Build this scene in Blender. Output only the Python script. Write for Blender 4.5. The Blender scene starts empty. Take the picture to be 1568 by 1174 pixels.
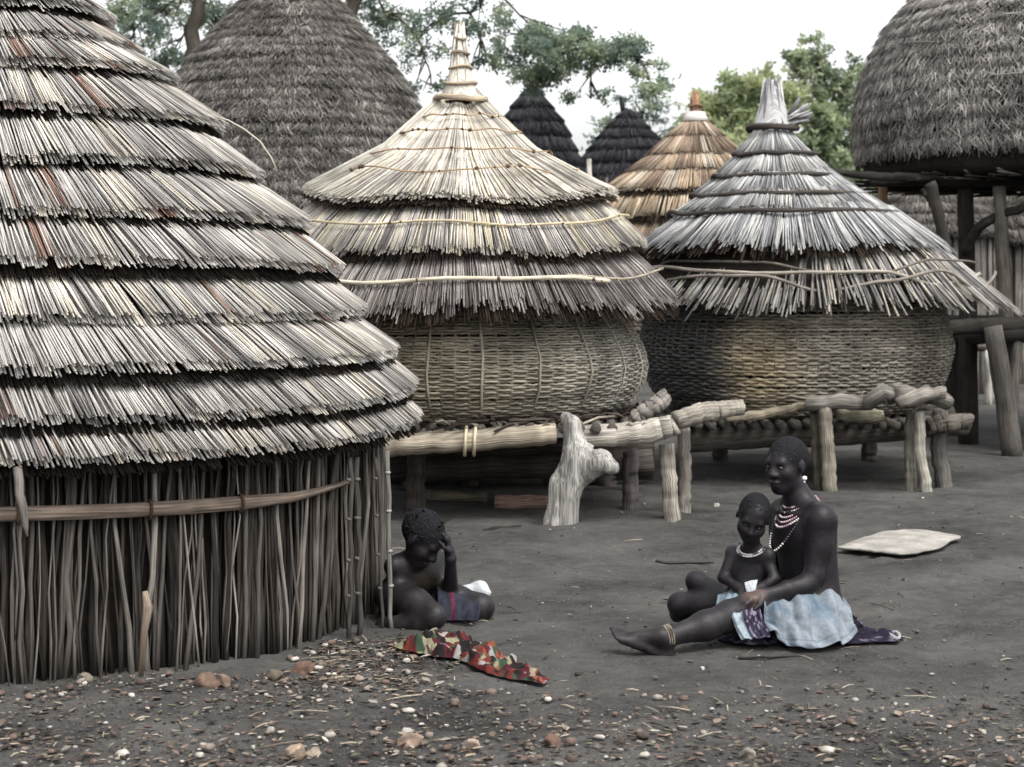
import bpy, math, random
import numpy as np
from mathutils import Vector
R = math.radians
rng = np.random.default_rng(11)
random.seed(11)
SC = bpy.context.scene
COL = SC.collection

# ------------------------------------------------------------------ camera
F, HY, EYE = 2926.0, 430.0, 1.5          # focal length in photo pixels, horizon row, eye height
cam_d = bpy.data.cameras.new('camera')
cam = bpy.data.objects.new('camera', cam_d)
COL.objects.link(cam)
cam.location = (0, 0, EYE)
cam.rotation_euler = (R(90), 0, 0)
cam_d.sensor_width = 36.0
cam_d.lens = 36.0 * F / 1568.0
cam_d.shift_y = -(587.0 - HY) / 1568.0
cam_d.clip_end = 2000
cam_d.dof.use_dof = True
cam_d.dof.focus_distance = 8.6
cam_d.dof.aperture_fstop = 5.0
SC.camera = cam

# ------------------------------------------------------------------ sky + sun (overcast)
TO_SUN = Vector((0.30, -0.42, 0.86)).normalized()
w = bpy.data.worlds.new('World'); SC.world = w; w.use_nodes = True
nt = w.node_tree; nt.nodes.clear()
sky = nt.nodes.new('ShaderNodeTexSky'); sky.sky_type = 'NISHITA'; sky.sun_disc = False
sky.sun_elevation = math.asin(TO_SUN.z)
sky.sun_rotation = math.atan2(TO_SUN.x, TO_SUN.y)
sky.air_density = 1.0; sky.dust_density = 4.0; sky.ozone_density = 1.0
hs = nt.nodes.new('ShaderNodeHueSaturation'); hs.inputs['Saturation'].default_value = 0.12
bg = nt.nodes.new('ShaderNodeBackground'); bg.inputs['Strength'].default_value = 0.15
wo = nt.nodes.new('ShaderNodeOutputWorld')
nt.links.new(sky.outputs[0], hs.inputs['Color']); nt.links.new(hs.outputs[0], bg.inputs[0]); nt.links.new(bg.outputs[0], wo.inputs[0])
sun_d = bpy.data.lights.new('sun', 'SUN'); sun_d.energy = 0.7; sun_d.angle = R(24); sun_d.color = (1.0, 0.97, 0.92)
sun = bpy.data.objects.new('sun', sun_d); COL.objects.link(sun)
sun.rotation_euler = TO_SUN.to_track_quat('Z', 'Y').to_euler()
sun.location = TO_SUN * 30
SC.view_settings.view_transform = 'Standard'
SC.view_settings.look = 'None'
SC.view_settings.exposure = 1.32
SC.view_settings.gamma = 1.0

# ------------------------------------------------------------------ helpers
def P(x, y, d):
    return np.array([(x - 784.0) / F * d, d, EYE - (y - HY) / F * d])

def lattice(seed, n=64):
    return np.random.default_rng(seed).random((n, n))
_L = {}
def vnoise(x, y, seed=0):
    if seed not in _L: _L[seed] = lattice(seed)
    L = _L[seed]; n = L.shape[0]
    x = np.asarray(x, float); y = np.asarray(y, float)
    xi = np.floor(x).astype(int); yi = np.floor(y).astype(int)
    fx = x - xi; fy = y - yi
    fx = fx * fx * (3 - 2 * fx); fy = fy * fy * (3 - 2 * fy)
    a = L[xi % n, yi % n]; b = L[(xi + 1) % n, yi % n]; c = L[xi % n, (yi + 1) % n]; d = L[(xi + 1) % n, (yi + 1) % n]
    return (a * (1 - fx) + b * fx) * (1 - fy) + (c * (1 - fx) + d * fx) * fy
def fbm(x, y, seed=0, o=3):
    s = 0; a = 0.5; k = 1.0
    for i in range(o):
        s = s + a * (vnoise(np.asarray(x) * k, np.asarray(y) * k, seed + i) - 0.5); a *= 0.5; k *= 2.1
    return s

HC = np.array([(-20 - 784.0) / F * 8.8, 8.8])        # centre of the near hut
def gz(x, y):
    x = np.asarray(x, float); y = np.asarray(y, float)
    z = 0.05 * fbm(x * 0.6, y * 0.6, 3) + 0.035 * fbm(x * 2.2, y * 2.2, 9, 3)
    return z * np.clip(1.4 - np.abs(y - 9) / 25, 0.1, 1)
def G(x, y, lift=0.0):
    d = EYE * F / (y - HY)
    X = (x - 784.0) / F * d
    return np.array([X, d, float(gz(X, d)) + lift])

def norm(v):
    v = np.asarray(v, float)
    return v / np.maximum(np.linalg.norm(v, axis=-1, keepdims=True), 1e-9)

class MB:
    def __init__(s):
        s.V = []; s.F3 = []; s.F4 = []; s.C = []; s.T = []; s.n = 0
    def add(s, v, f4=None, f3=None, col=(0.5, 0.5, 0.5), tc=None):
        v = np.asarray(v, float).reshape(-1, 3); m = len(v)
        c = np.asarray(col, float)
        if c.ndim == 1: c = np.tile(c[None, :3], (m, 1))
        s.V.append(v); s.C.append(c[:, :3])
        s.T.append(v.copy() if tc is None else np.asarray(tc, float).reshape(-1, 3))
        if f4 is not None and len(f4): s.F4.append(np.asarray(f4, int).reshape(-1, 4) + s.n)
        if f3 is not None and len(f3): s.F3.append(np.asarray(f3, int).reshape(-1, 3) + s.n)
        s.n += m
    def build(s, name, mat, parent=None, smooth=False, loc=None):
        V = np.concatenate(s.V); C = np.concatenate(s.C); T = np.concatenate(s.T)
        off = np.zeros(3)
        if parent is not None: off = np.array(parent['_w'])
        elif loc is not None: off = np.asarray(loc, float)
        V = V - off
        f4 = np.concatenate(s.F4) if s.F4 else np.zeros((0, 4), int)
        f3 = np.concatenate(s.F3) if s.F3 else np.zeros((0, 3), int)
        li = np.concatenate([f4.ravel(), f3.ravel()])
        st = np.concatenate([np.arange(len(f4)) * 4, len(f4) * 4 + np.arange(len(f3)) * 3])
        me = bpy.data.meshes.new(name)
        me.vertices.add(len(V)); me.loops.add(len(li)); me.polygons.add(len(st))
        me.vertices.foreach_set('co', V.ravel().astype(np.float32))
        me.loops.foreach_set('vertex_index', li.astype(np.int32))
        me.polygons.foreach_set('loop_start', st.astype(np.int32))
        if smooth: me.polygons.foreach_set('use_smooth', np.ones(len(st), bool))
        me.update(calc_edges=True)
        me.validate()
        a = me.attributes.new('col', 'FLOAT_COLOR', 'POINT')
        a.data.foreach_set('color', np.concatenate([C, np.ones((len(C), 1))], 1).ravel().astype(np.float32))
        t = me.attributes.new('tc', 'FLOAT_VECTOR', 'POINT')
        t.data.foreach_set('vector', T.ravel().astype(np.float32))
        me.materials.append(mat)
        o = bpy.data.objects.new(name, me); COL.objects.link(o)
        if parent is not None:
            o.parent = parent
        else:
            o.location = tuple(off)
        o['_w'] = tuple(off)
        return o
    # ---- vectorised tubes: paths (N,S,3), radii (N,S)
    def tubes(s, paths, radii, sides=6, col=(0.5, 0.5, 0.5), cap=True, rough=0.0, rmul=None):
        Pp = np.asarray(paths, float)
        if Pp.ndim == 2: Pp = Pp[None]
        N, S, _ = Pp.shape
        rad = np.broadcast_to(np.asarray(radii, float), (N, S))
        tg = np.gradient(Pp, axis=1); tg = norm(tg)
        ew, ev = np.linalg.eigh(np.einsum('nsi,nsj->nij', tg, tg)); ref = np.broadcast_to(ev[:, None, :, 0], tg.shape)   # the axis the path bends about least
        u = norm(np.cross(ref, tg)); v = np.cross(tg, u)
        an = np.arange(sides) / sides * 2 * math.pi
        rr = rad[:, :, None] * (1 + rough * (rng.random((N, S, sides)) - 0.5) * 2)
        if rmul is not None: rr = rr * rmul
        ring = Pp[:, :, None, :] + rr[..., None] * (np.cos(an)[None, None, :, None] * u[:, :, None, :] + np.sin(an)[None, None, :, None] * v[:, :, None, :])
        ln = np.concatenate([np.zeros((N, 1)), np.cumsum(np.linalg.norm(np.diff(Pp, axis=1), axis=2), axis=1)], 1)
        tc = np.zeros((N, S, sides, 3))
        tc[..., 0] = (ln + (np.arange(N)[:, None] * 3.7) % 97)[:, :, None]
        tc[..., 1] = rad[:, :, None] * np.cos(an); tc[..., 2] = rad[:, :, None] * np.sin(an)
        base = (np.arange(N) * S * sides)[:, None, None]
        i = np.arange(S - 1)[None, :, None] * sides; k = np.arange(sides)[None, None, :]; k2 = (k + 1) % sides
        f = np.stack([base + i + k, base + i + k2, base + i + sides + k2, base + i + sides + k], -1).reshape(-1, 4)
        c = np.asarray(col, float)
        if c.ndim == 2: c = np.repeat(c, S * sides, 0)
        elif c.ndim == 3: c = np.repeat(c.reshape(-1, 3), sides, 0)
        V = ring.reshape(-1, 3); T = tc.reshape(-1, 3)
        f3 = []
        if cap:
            nv = len(V)
            ce = np.concatenate([Pp[:, 0], Pp[:, -1]]); V = np.concatenate([V, ce])
            T = np.concatenate([T, np.concatenate([tc[:, 0, 0], tc[:, -1, 0]])])
            if c.ndim == 2 and len(c) == nv:
                c2 = c.reshape(N, S, sides, 3); c = np.concatenate([c, c2[:, 0, 0], c2[:, -1, 0]])
            kk = np.arange(sides); kk2 = (kk + 1) % sides
            b0 = (np.arange(N) * S * sides)[:, None]
            a0 = np.stack([np.broadcast_to(nv + np.arange(N)[:, None], (N, sides)), b0 + kk2, b0 + kk], -1).reshape(-1, 3)
            b1 = b0 + (S - 1) * sides
            a1 = np.stack([np.broadcast_to(nv + N + np.arange(N)[:, None], (N, sides)), b1 + kk, b1 + kk2], -1).reshape(-1, 3)
            f3 = np.concatenate([a0, a1])
        s.add(V, f, f3, c, T)
    # ---- reeds: three points each, outward normal, closed triangular section
    def reeds(s, p0, pm, p1, nr, wid, hgt, col):
        N = len(p0)
        sd = norm(np.cross(nr, p1 - p0))
        w = (np.asarray(wid) * np.ones(N))[:, None] / 2; h = (np.asarray(hgt) * np.ones(N))[:, None]
        V = np.zeros((N, 9, 3)); T = np.zeros((N, 9, 3))
        L = np.linalg.norm(p1 - p0, axis=1)
        for j, (p, sc) in enumerate(((p0, 1.0), (pm, 1.0), (p1, 0.85))):
            V[:, j * 3] = p - sd * w * sc; V[:, j * 3 + 1] = p + nr * h; V[:, j * 3 + 2] = p + sd * w * sc
            T[:, j * 3:j * 3 + 3, 0] = (np.arange(N) * 1.37 % 53 + L * j * 0.5)[:, None]
            T[:, j * 3, 1] = -1 * w[:, 0]; T[:, j * 3 + 2, 1] = w[:, 0]
        T[..., 2] = (np.arange(N) * 0.613 % 31)[:, None]
        b = (np.arange(N) * 9)[:, None]
        f4 = np.concatenate([b + np.array(q) for q in ((0, 1, 4, 3), (1, 2, 5, 4), (3, 4, 7, 6), (4, 5, 8, 7), (2, 0, 3, 5), (5, 3, 6, 8))])
        f3 = np.concatenate([b + np.array(q) for q in ((6, 7, 8), (0, 2, 1))])
        s.add(V, f4, f3, np.repeat(np.asarray(col), 9, 0), T)
    # ---- little beads / pebbles (octahedron, subdivided once)
    def blobs(s, cen, rad, col, jit=0.0, squash=None):
        cen = np.asarray(cen, float); N = len(cen)
        v, f = ICO
        r = np.asarray(rad) * np.ones(N)
        vv = v[None] * r[:, None, None]
        if squash is not None: vv = vv * np.asarray(squash).reshape(-1, 1, 3)
        if jit: vv = vv * (1 + jit * (rng.random((N, len(v), 1)) - 0.5) * 2)
        th = rng.random(N) * 6.28
        if squash is not None:
            c, sn = np.cos(th)[:, None], np.sin(th)[:, None]
            vv = np.stack([vv[..., 0] * c - vv[..., 1] * sn, vv[..., 0] * sn + vv[..., 1] * c, vv[..., 2]], -1)
        V = cen[:, None] + vv
        ff = (f[None] + (np.arange(N) * len(v))[:, None, None]).reshape(-1, 3)
        c = np.asarray(col, float)
        if c.ndim == 2: c = np.repeat(c, len(v), 0)
        s.add(V, None, ff, c)
    def lathe(s, cx, cy, prof, n=64, col=(0.5, 0.5, 0.5), wob=0.0, close=True):
        prof = np.asarray(prof, float); th = np.arange(n) / n * 2 * math.pi
        r = prof[:, 0][:, None] * (1 + wob * (rng.random((len(prof), n)) - 0.5))
        V = np.stack([cx + r * np.cos(th), cy + r * np.sin(th), np.broadcast_to(prof[:, 1][:, None], r.shape)], -1)
        i = np.arange(len(prof) - 1)[:, None] * n; k = np.arange(n)[None]; k2 = (k + 1) % n
        f = np.stack([i + k, i + k2, i + n + k2, i + n + k], -1).reshape(-1, 4)
        s.add(V, f, None, col)
    def grid(s, Vg, col=(0.5, 0.5, 0.5), tc=None):
        a, b, _ = Vg.shape
        i = np.arange(a - 1)[:, None] * b; k = np.arange(b - 1)[None]
        f = np.stack([i + k, i + k + 1, i + b + k + 1, i + b + k], -1).reshape(-1, 4)
        c = np.asarray(col, float)
        if c.ndim == 3: c = c.reshape(-1, 3)
        s.add(Vg.reshape(-1, 3), f, None, c, None if tc is None else tc.reshape(-1, 3))

def _ico():
    t = (1 + 5 ** 0.5) / 2
    v = np.array([(-1, t, 0), (1, t, 0), (-1, -t, 0), (1, -t, 0), (0, -1, t), (0, 1, t), (0, -1, -t), (0, 1, -t), (t, 0, -1), (t, 0, 1), (-t, 0, -1), (-t, 0, 1)], float)
    f = np.array([(0, 11, 5), (0, 5, 1), (0, 1, 7), (0, 7, 10), (0, 10, 11), (1, 5, 9), (5, 11, 4), (11, 10, 2), (10, 7, 6), (7, 1, 8), (3, 9, 4), (3, 4, 2), (3, 2, 6), (3, 6, 8), (3, 8, 9), (4, 9, 5), (2, 4, 11), (6, 2, 10), (8, 6, 7), (9, 8, 1)])
    return norm(v), f
ICO = _ico()

def thing(name, label, cat, loc, group=None):
    o = bpy.data.objects.new(name, None); COL.objects.link(o)
    o.location = tuple(float(a) for a in loc); o['_w'] = tuple(float(a) for a in loc)
    o.empty_display_size = 0.2
    o['label'] = label; o['category'] = cat
    if group: o['group'] = group
    return o
def tag(o, label, cat, group=None, kind=None):
    o['label'] = label; o['category'] = cat
    if group: o['group'] = group
    if kind: o['kind'] = kind
    return o

# ------------------------------------------------------------------ materials
def amat(name, rough=0.85, grain=(3.0, 220.0, 9.0), gs=0.5, bump=0.25, spec=0.25, blotch=0.0, blotch_scale=6.0, tint=None, transl=0.0, gcoord='tc'):
    m = bpy.data.materials.new(name); m.use_nodes = True
    n = m.node_tree.nodes; l = m.node_tree.links
    b = n['Principled BSDF']; b.inputs['Roughness'].default_value = rough
    b.inputs['Specular IOR Level'].default_value = spec
    at = n.new('ShaderNodeAttribute'); at.attribute_name = 'col'
    tc = n.new('ShaderNodeAttribute'); tc.attribute_name = 'tc'
    mp = n.new('ShaderNodeMapping'); mp.inputs['Scale'].default_value = grain
    l.new(tc.outputs['Vector'], mp.inputs['Vector'])
    no = n.new('ShaderNodeTexNoise'); no.inputs['Scale'].default_value = 1.0; no.inputs['Detail'].default_value = 5.0
    l.new(mp.outputs[0], no.inputs['Vector'])
    mr = n.new('ShaderNodeMapRange'); mr.inputs[1].default_value = 0.28; mr.inputs[2].default_value = 0.72
    mr.inputs[3].default_value = 1 - gs; mr.inputs[4].default_value = 1 + gs * 0.7
    l.new(no.outputs['Fac'], mr.inputs[0])
    mx = n.new('ShaderNodeVectorMath'); mx.operation = 'SCALE'
    l.new(at.outputs['Color'], mx.inputs[0]); l.new(mr.outputs[0], mx.inputs['Scale'])
    out = mx.outputs[0]
    if blotch:
        g = n.new('ShaderNodeNewGeometry')
        n2 = n.new('ShaderNodeTexNoise'); n2.inputs['Scale'].default_value = blotch_scale; n2.inputs['Detail'].default_value = 3.0
        l.new(g.outputs['Position'], n2.inputs['Vector'])
        m2 = n.new('ShaderNodeMapRange'); m2.inputs[1].default_value = 0.3; m2.inputs[2].default_value = 0.7
        m2.inputs[3].default_value = 1 - blotch; m2.inputs[4].default_value = 1 + blotch * 0.5
        l.new(n2.outputs['Fac'], m2.inputs[0])
        mx2 = n.new('ShaderNodeVectorMath'); mx2.operation = 'SCALE'
        l.new(out, mx2.inputs[0]); l.new(m2.outputs[0], mx2.inputs['Scale']); out = mx2.outputs[0]
    l.new(out, b.inputs['Base Color'])
    if bump:
        bp = n.new('ShaderNodeBump'); bp.inputs['Strength'].default_value = bump; bp.inputs['Distance'].default_value = 0.006
        l.new(no.outputs['Fac'], bp.inputs['Height']); l.new(bp.outputs[0], b.inputs['Normal'])
    if transl:
        tr = n.new('ShaderNodeBsdfTranslucent'); l.new(out, tr.inputs['Color'])
        ms = n.new('ShaderNodeMixShader'); ms.inputs[0].default_value = transl
        l.new(b.outputs[0], ms.inputs[1]); l.new(tr.outputs[0], ms.inputs[2])
        l.new(ms.outputs[0], n['Material Output'].inputs['Surface'])
    return m

M_THATCH = amat('thatch', 0.92, (11.0, 420.0, 5.0), 0.6, 0.25, 0.12, blotch=0.35, blotch_scale=3.5)
M_OLDTHATCH = amat('old_thatch', 0.95, (9.0, 160.0, 5.0), 0.5, 0.3, 0.1, blotch=0.45, blotch_scale=2.6)
M_WOOD = amat('weathered_wood', 0.92, (4.0, 150.0, 150.0), 0.75, 1.0, 0.2, blotch=0.3, blotch_scale=7)
M_STICK = amat('stick', 0.9, (9.0, 240.0, 240.0), 0.65, 0.6, 0.15, blotch=0.3, blotch_scale=5)
M_WEAVE = amat('basket_weave', 0.85, (12.0, 260.0, 260.0), 0.4, 0.2, 0.2, blotch=0.35, blotch_scale=4)
M_LEAF = amat('leaf', 0.6, (8, 8, 8), 0.25, 0.0, 0.3, transl=0.62)
M_LITTER = amat('dry_leaf', 0.85, (60, 60, 60), 0.3, 0.0, 0.2)
M_STONE = amat('stone', 0.9, (45, 45, 45), 0.35, 0.5, 0.25)
M_CLOTH = amat('cloth', 0.92, (70, 70, 70), 0.18, 0.15, 0.1)
M_BEAD = amat('bead', 0.35, (50, 50, 50), 0.05, 0.0, 0.5)
M_SKIN = amat('skin', 0.52, (90, 90, 90), 0.35, 0.25, 0.28, blotch=0.4, blotch_scale=14)
M_HAIR = amat('hair', 0.8, (220, 220, 220), 0.5, 0.6, 0.2)
M_EYE = amat('eye', 0.2, (5, 5, 5), 0.0, 0.0, 0.5)
M_CORE = amat('dark_core', 0.95, (30, 30, 30), 0.3, 0.0, 0.05)

# ================================================================== GROUND
def ground_mat():
    m = bpy.data.materials.new('packed_earth'); m.use_nodes = True
    n = m.node_tree.nodes; l = m.node_tree.links
    b = n['Principled BSDF']; b.inputs['Roughness'].default_value = 0.95; b.inputs['Specular IOR Level'].default_value = 0.15
    g = n.new('ShaderNodeNewGeometry')
    def noise(sc, det, rough=0.6):
        x = n.new('ShaderNodeTexNoise'); x.inputs['Scale'].default_value = sc; x.inputs['Detail'].default_value = det; x.inputs['Roughness'].default_value = rough
        l.new(g.outputs['Position'], x.inputs['Vector']); return x
    n1 = noise(1.3, 8, 0.62); n2 = noise(14, 8, 0.7); n3 = noise(95, 4, 0.7)
    r1 = n.new('ShaderNodeValToRGB'); e = r1.color_ramp.elements
    e[0].position = 0.54; e[0].color = (0.017, 0.0163, 0.016, 1); e[1].position = 0.94; e[1].color = (0.118, 0.113, 0.106, 1)
    a = n.new('ShaderNodeMath'); a.operation = 'MULTIPLY_ADD'; a.inputs[1].default_value = 0.75; l.new(n1.outputs['Fac'], a.inputs[0])
    a2 = n.new('ShaderNodeMath'); a2.operation = 'MULTIPLY_ADD'; a2.inputs[1].default_value = 0.35; l.new(n2.outputs['Fac'], a2.inputs[0])
    a3 = n.new('ShaderNodeMath'); a3.operation = 'MULTIPLY'; a3.inputs[1].default_value = 0.40; l.new(n3.outputs['Fac'], a3.inputs[0])
    l.new(a3.outputs[0], a2.inputs[2]); l.new(a2.outputs[0], a.inputs[2]); l.new(a.outputs[0], r1.inputs[0])
    # pale grit
    vo = n.new('ShaderNodeTexVoronoi'); vo.inputs['Scale'].default_value = 42; l.new(g.outputs['Position'], vo.inputs['Vector'])
    st = n.new('ShaderNodeMapRange'); st.inputs[1].default_value = 0.16; st.inputs[2].default_value = 0.10; st.inputs[3].default_value = 0; st.inputs[4].default_value = 0.55
    l.new(vo.outputs['Distance'], st.inputs[0])
    gate = n.new('ShaderNodeMath'); gate.operation = 'GREATER_THAN'; gate.inputs[1].default_value = 0.72
    sp = n.new('ShaderNodeSeparateColor'); l.new(vo.outputs['Color'], sp.inputs[0]); l.new(sp.outputs[0], gate.inputs[0])
    mm = n.new('ShaderNodeMath'); mm.operation = 'MULTIPLY'; l.new(st.outputs[0], mm.inputs[0]); l.new(gate.outputs[0], mm.inputs[1])
    mix = n.new('ShaderNodeMix'); mix.data_type = 'RGBA'; l.new(mm.outputs[0], mix.inputs[0]); l.new(r1.outputs[0], mix.inputs[6])
    mix.inputs[7].default_value = (0.17, 0.155, 0.14, 1)
    l.new(mix.outputs[2], b.inputs['Base Color'])
    bp = n.new('ShaderNodeBump'); bp.inputs['Strength'].default_value = 1.0; bp.inputs['Distance'].default_value = 0.035
    l.new(a2.outputs[0], bp.inputs['Height']); l.new(bp.outputs[0], b.inputs['Normal'])
    return m
def axis(lo, hi, step, far, grow=1.18):
    a = list(np.arange(lo, hi + 1e-6, step)); s = step; x = hi
    while x < far: s *= grow; x += s; a.append(x)
    s = step; x = lo; pre = []
    while x > -far: s *= grow; x -= s; pre.append(x)
    return np.array(pre[::-1] + a)
gx = axis(-2.6, 4.2, 0.03, 700); gy = axis(5.2, 16.0, 0.03, 700)
X, Y = np.meshgrid(gx, gy)
Vg = np.stack([X, Y, gz(X, Y) + 0.020 * fbm(X * 6, Y * 6, 21, 4) + 0.012 * fbm(X * 17, Y * 17, 25, 2)], -1)
for k in range(420):                                       # footprints and scuffs
    px_, py_ = -1.5 + 6 * rng.random(), 6.0 + 8.5 * rng.random(); an_ = rng.random() * 6.28; dp = 0.006 + 0.010 * rng.random()
    ix = slice(*np.searchsorted(gx, (px_ - 0.35, px_ + 0.35))); iy = slice(*np.searchsorted(gy, (py_ - 0.35, py_ + 0.35)))
    dx_, dy_ = X[iy, ix] - px_, Y[iy, ix] - py_; a_ = (dx_ * math.cos(an_) + dy_ * math.sin(an_)) / 0.12; b_ = (-dx_ * math.sin(an_) + dy_ * math.cos(an_)) / 0.05
    q_ = a_ * a_ + b_ * b_; Vg[iy, ix, 2] += dp * (0.45 * np.exp(-((np.sqrt(q_) - 1.25) / 0.35) ** 2) - np.exp(-q_ ** 2))
mb = MB(); mb.grid(Vg)
gr = mb.build('ground', ground_mat(), None, True); gr['kind'] = 'structure'

# ================================================================== THATCH
def pal_pick(n, pal, bundle=7, var=0.12):
    """one colour per reed, in runs (hand-tied bundles) of similar colour"""
    wts = np.array([p[0] for p in pal], float); wts /= wts.sum(); cs = np.array([p[1] for p in pal])
    out = np.zeros((n, 3)); i = 0
    while i < n:
        k = max(1, int(bundle * (0.5 + rng.random())))
        c = cs[rng.choice(len(pal), p=wts)]
        own = rng.random(k) < 0.18
        cc = np.tile(c, (k, 1)); cc[own] = cs[rng.choice(len(pal), own.sum(), p=wts)]
        cc *= (1 + var * rng.standard_normal((k, 1))) * (1 + 0.1 * rng.standard_normal())
        e = min(n, i + k); out[i:e] = cc[:e - i]; i = e
    return np.clip(out, 0.01, 0.85)

def tier(cx, cy, r0, z0, r1, z1, n, wid, pal, parent, mat=M_THATCH, thick=0.035, ragged=0.03, layers=2, seed=0,
         fringe=(0.045, 0.032, 0.024), fringe_len=0.035, rmod=None, zmod=None, name='thatch_tier', bundle=7, splay=0.02, bulge=0.02, th_rng=None, gap=0.0, twist=0.0):
    mb = MB()
    t0, t1 = th_rng if th_rng else (0, 2 * math.pi)
    for ly in range(layers + 1):
        fr = ly == 0                                      # old under-thatch; its near-black tone also paints the shadow line below each edge
        nn = int(n * (1.2 if fr else 1.0))
        th = t0 + (np.arange(nn) + rng.random(nn) * 0.8) / nn * (t1 - t0)
        if gap and not fr:
            keep = rng.random(nn) > gap; th = th[keep]; nn = len(th)
        off = thick * (ly / layers) - (0.01 if fr else 0)
        # bundles share an end offset
        nb = max(3, nn // bundle); bo = rng.standard_normal(nb + 1)
        bi = (np.arange(nn) * nb // nn)
        dl = ragged * (0.55 * bo[bi] + 0.5 * rng.standard_normal(nn)) + (fringe_len * (0.6 + 0.6 * rng.random(nn)) if fr else 0) - 0.012 * ly
        du = th + twist + splay * (0.6 * rng.standard_normal(nb + 1)[bi] + 0.4 * rng.standard_normal(nn))
        rm0 = np.ones(nn) if rmod is None else rmod(th); zm = np.zeros(nn) if zmod is None else zmod(th)
        a = np.array([r0, z0]); b = np.array([r1, z1]); dv = norm(b - a); nv = np.array([-dv[1], dv[0]]); nv = nv if nv[0] > 0 else -nv
        lift = off + 0.006 * rng.standard_normal(nn)
        ra = r0 * rm0 + nv[0] * lift * 0.5; za = z0 + nv[1] * lift * 0.5 + zm
        rb = (r1 + dv[0] * dl) * rm0 + nv[0] * lift; zb = z1 + dv[1] * dl + nv[1] * lift + zm
        rc = (ra + rb) / 2 + nv[0] * bulge; zc = (za + zb) / 2 + nv[1] * bulge
        p0 = np.stack([cx + ra * np.cos(th), cy + ra * np.sin(th), za], -1)
        tm = (th + du) / 2 + 0.5 * splay * 0.5 * rng.standard_normal(nn)
        pm = np.stack([cx + rc * np.cos(tm), cy + rc * np.sin(tm), zc], -1)
        p1 = np.stack([cx + rb * np.cos(du), cy + rb * np.sin(du), zb], -1)
        nr = np.stack([nv[0] * np.cos(th), nv[0] * np.sin(th), np.full(nn, nv[1])], -1)
        if fr: c = np.array(fringe) * (0.5 + rng.random((nn, 1)))
        else: c = pal_pick(nn, pal, bundle)
        mb.reeds(p0, pm, p1, nr, wid * (0.75 + 0.6 * rng.random(nn)), wid * 0.3 * (0.5 + 0.9 * rng.random(nn)), c)
    return mb.build(name, mat, parent)

def ring_path(cx, cy, r, z, t0, t1, n, wob=0.006, zmod=None, rmod=None, seed=0):
    th = np.linspace(t0, t1, n)
    rr = r * (np.ones(n) if rmod is None else rmod(th)) + wob * (vnoise(th * 3, th * 0 + seed, 5) - 0.5) * 2
    zz = z + (0 if zmod is None else zmod(th)) + wob * (vnoise(th * 3, th * 0 + seed, 6) - 0.5) * 3
    return np.stack([cx + rr * np.cos(th), cy + rr * np.sin(th), zz], -1)
def smooth_noise(seed, amp, freq):
    """periodic variation with azimuth"""
    g = np.random.default_rng(seed); ks = np.arange(1, freq + 1); ph = g.random(freq) * 6.28; am = g.standard_normal(freq) / np.sqrt(ks)
    return lambda th: amp * (am[:, None] * np.sin(ks[:, None] * np.asarray(th)[None] + ph[:, None])).sum(0) / math.sqrt(freq)

def azc(cx, cy): return math.atan2(-cy, -cx)        # azimuth of the side that faces the camera

# ------------------------------------------------------------------ near hut
PAL1 = [(0.48, (0.50, 0.475, 0.44)), (0.20, (0.60, 0.55, 0.47)), (0.22, (0.34, 0.32, 0.305)), (0.04, (0.25, 0.165, 0.13)), (0.07, (0.23, 0.22, 0.21))]
cx, cy = HC
hut = thing('stick_hut', 'nearest hut at the left edge, stick walls under a stepped pale reed roof', 'hut', (cx, cy, 0))
edges = [(0.12, 3.15), (0.40, 2.82), (0.57, 2.65), (0.707, 2.516), (0.87, 2.378), (1.07, 2.167), (1.25, 1.942), (1.46, 1.72), (1.60, 1.515), (1.72, 1.325), (1.885, 1.125), (1.95, 0.955), (1.97, 0.80)]
for k in range(1, len(edges)):
    (ra, za), (rb, zb) = edges[k - 1], edges[k]
    rn = smooth_noise(100 + k, 0.008, 6)
    zn = smooth_noise(200 + k, 0.016, 5)
    r0 = max(0.03, ra - 0.19); z0 = za + 0.065
    tier(cx, cy, r0, z0, rb, zb, max(160, int(2 * math.pi * rb / 0.0066)), 0.0095, PAL1, hut, thick=0.062, ragged=0.010, layers=2, twist=0.035, gap=0.05,
         rmod=lambda t, f=rn: 1 + f(t), zmod=zn, fringe_len=0.004, fringe=(0.014, 0.0105, 0.008), bundle=13, splay=0.006 + 0.006 / max(rb, 0.3), bulge=0.010)
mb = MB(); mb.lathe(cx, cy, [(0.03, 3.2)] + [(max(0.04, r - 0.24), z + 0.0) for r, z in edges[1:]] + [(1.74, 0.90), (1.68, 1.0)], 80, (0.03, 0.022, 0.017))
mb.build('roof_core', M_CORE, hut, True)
# stick wall
def wall_sticks(n, r, jr, zt, col_lo, col_hi, rad, lean, fork=False, th=None):
    t = rng.random(n) * 2 * math.pi if th is None else th
    S = 6
    ss = np.linspace(0, 1, S)[None]
    t1 = t + lean * rng.standard_normal(n)
    tt = t[:, None] * (1 - ss) + t1[:, None] * ss + 0.004 * rng.standard_normal((n, S))
    rr = r + jr * rng.standard_normal((n, 1)) * (1 - 0.4 * ss) + 0.006 * rng.standard_normal((n, S))
    x = cx + rr * np.cos(tt); y = cy + rr * np.sin(tt)
    z0 = gz(x[:, 0], y[:, 0]) - 0.03
    z = z0[:, None] + ss * (zt * (0.93 + 0.1 * rng.random((n, 1))) - z0[:, None])
    ra = rad * (0.45 + 1.3 * rng.random((n, 1)) ** 1.7) * (1.05 - 0.3 * ss) * (1 + 0.12 * rng.standard_normal((n, S)))
    mix = rng.random((n, 1)) ** 1.8
    c = np.array(col_lo) * (1 - mix) + np.array(col_hi) * mix
    return np.stack([x, y, z], -1), np.abs(ra), c
mb = MB()
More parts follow.
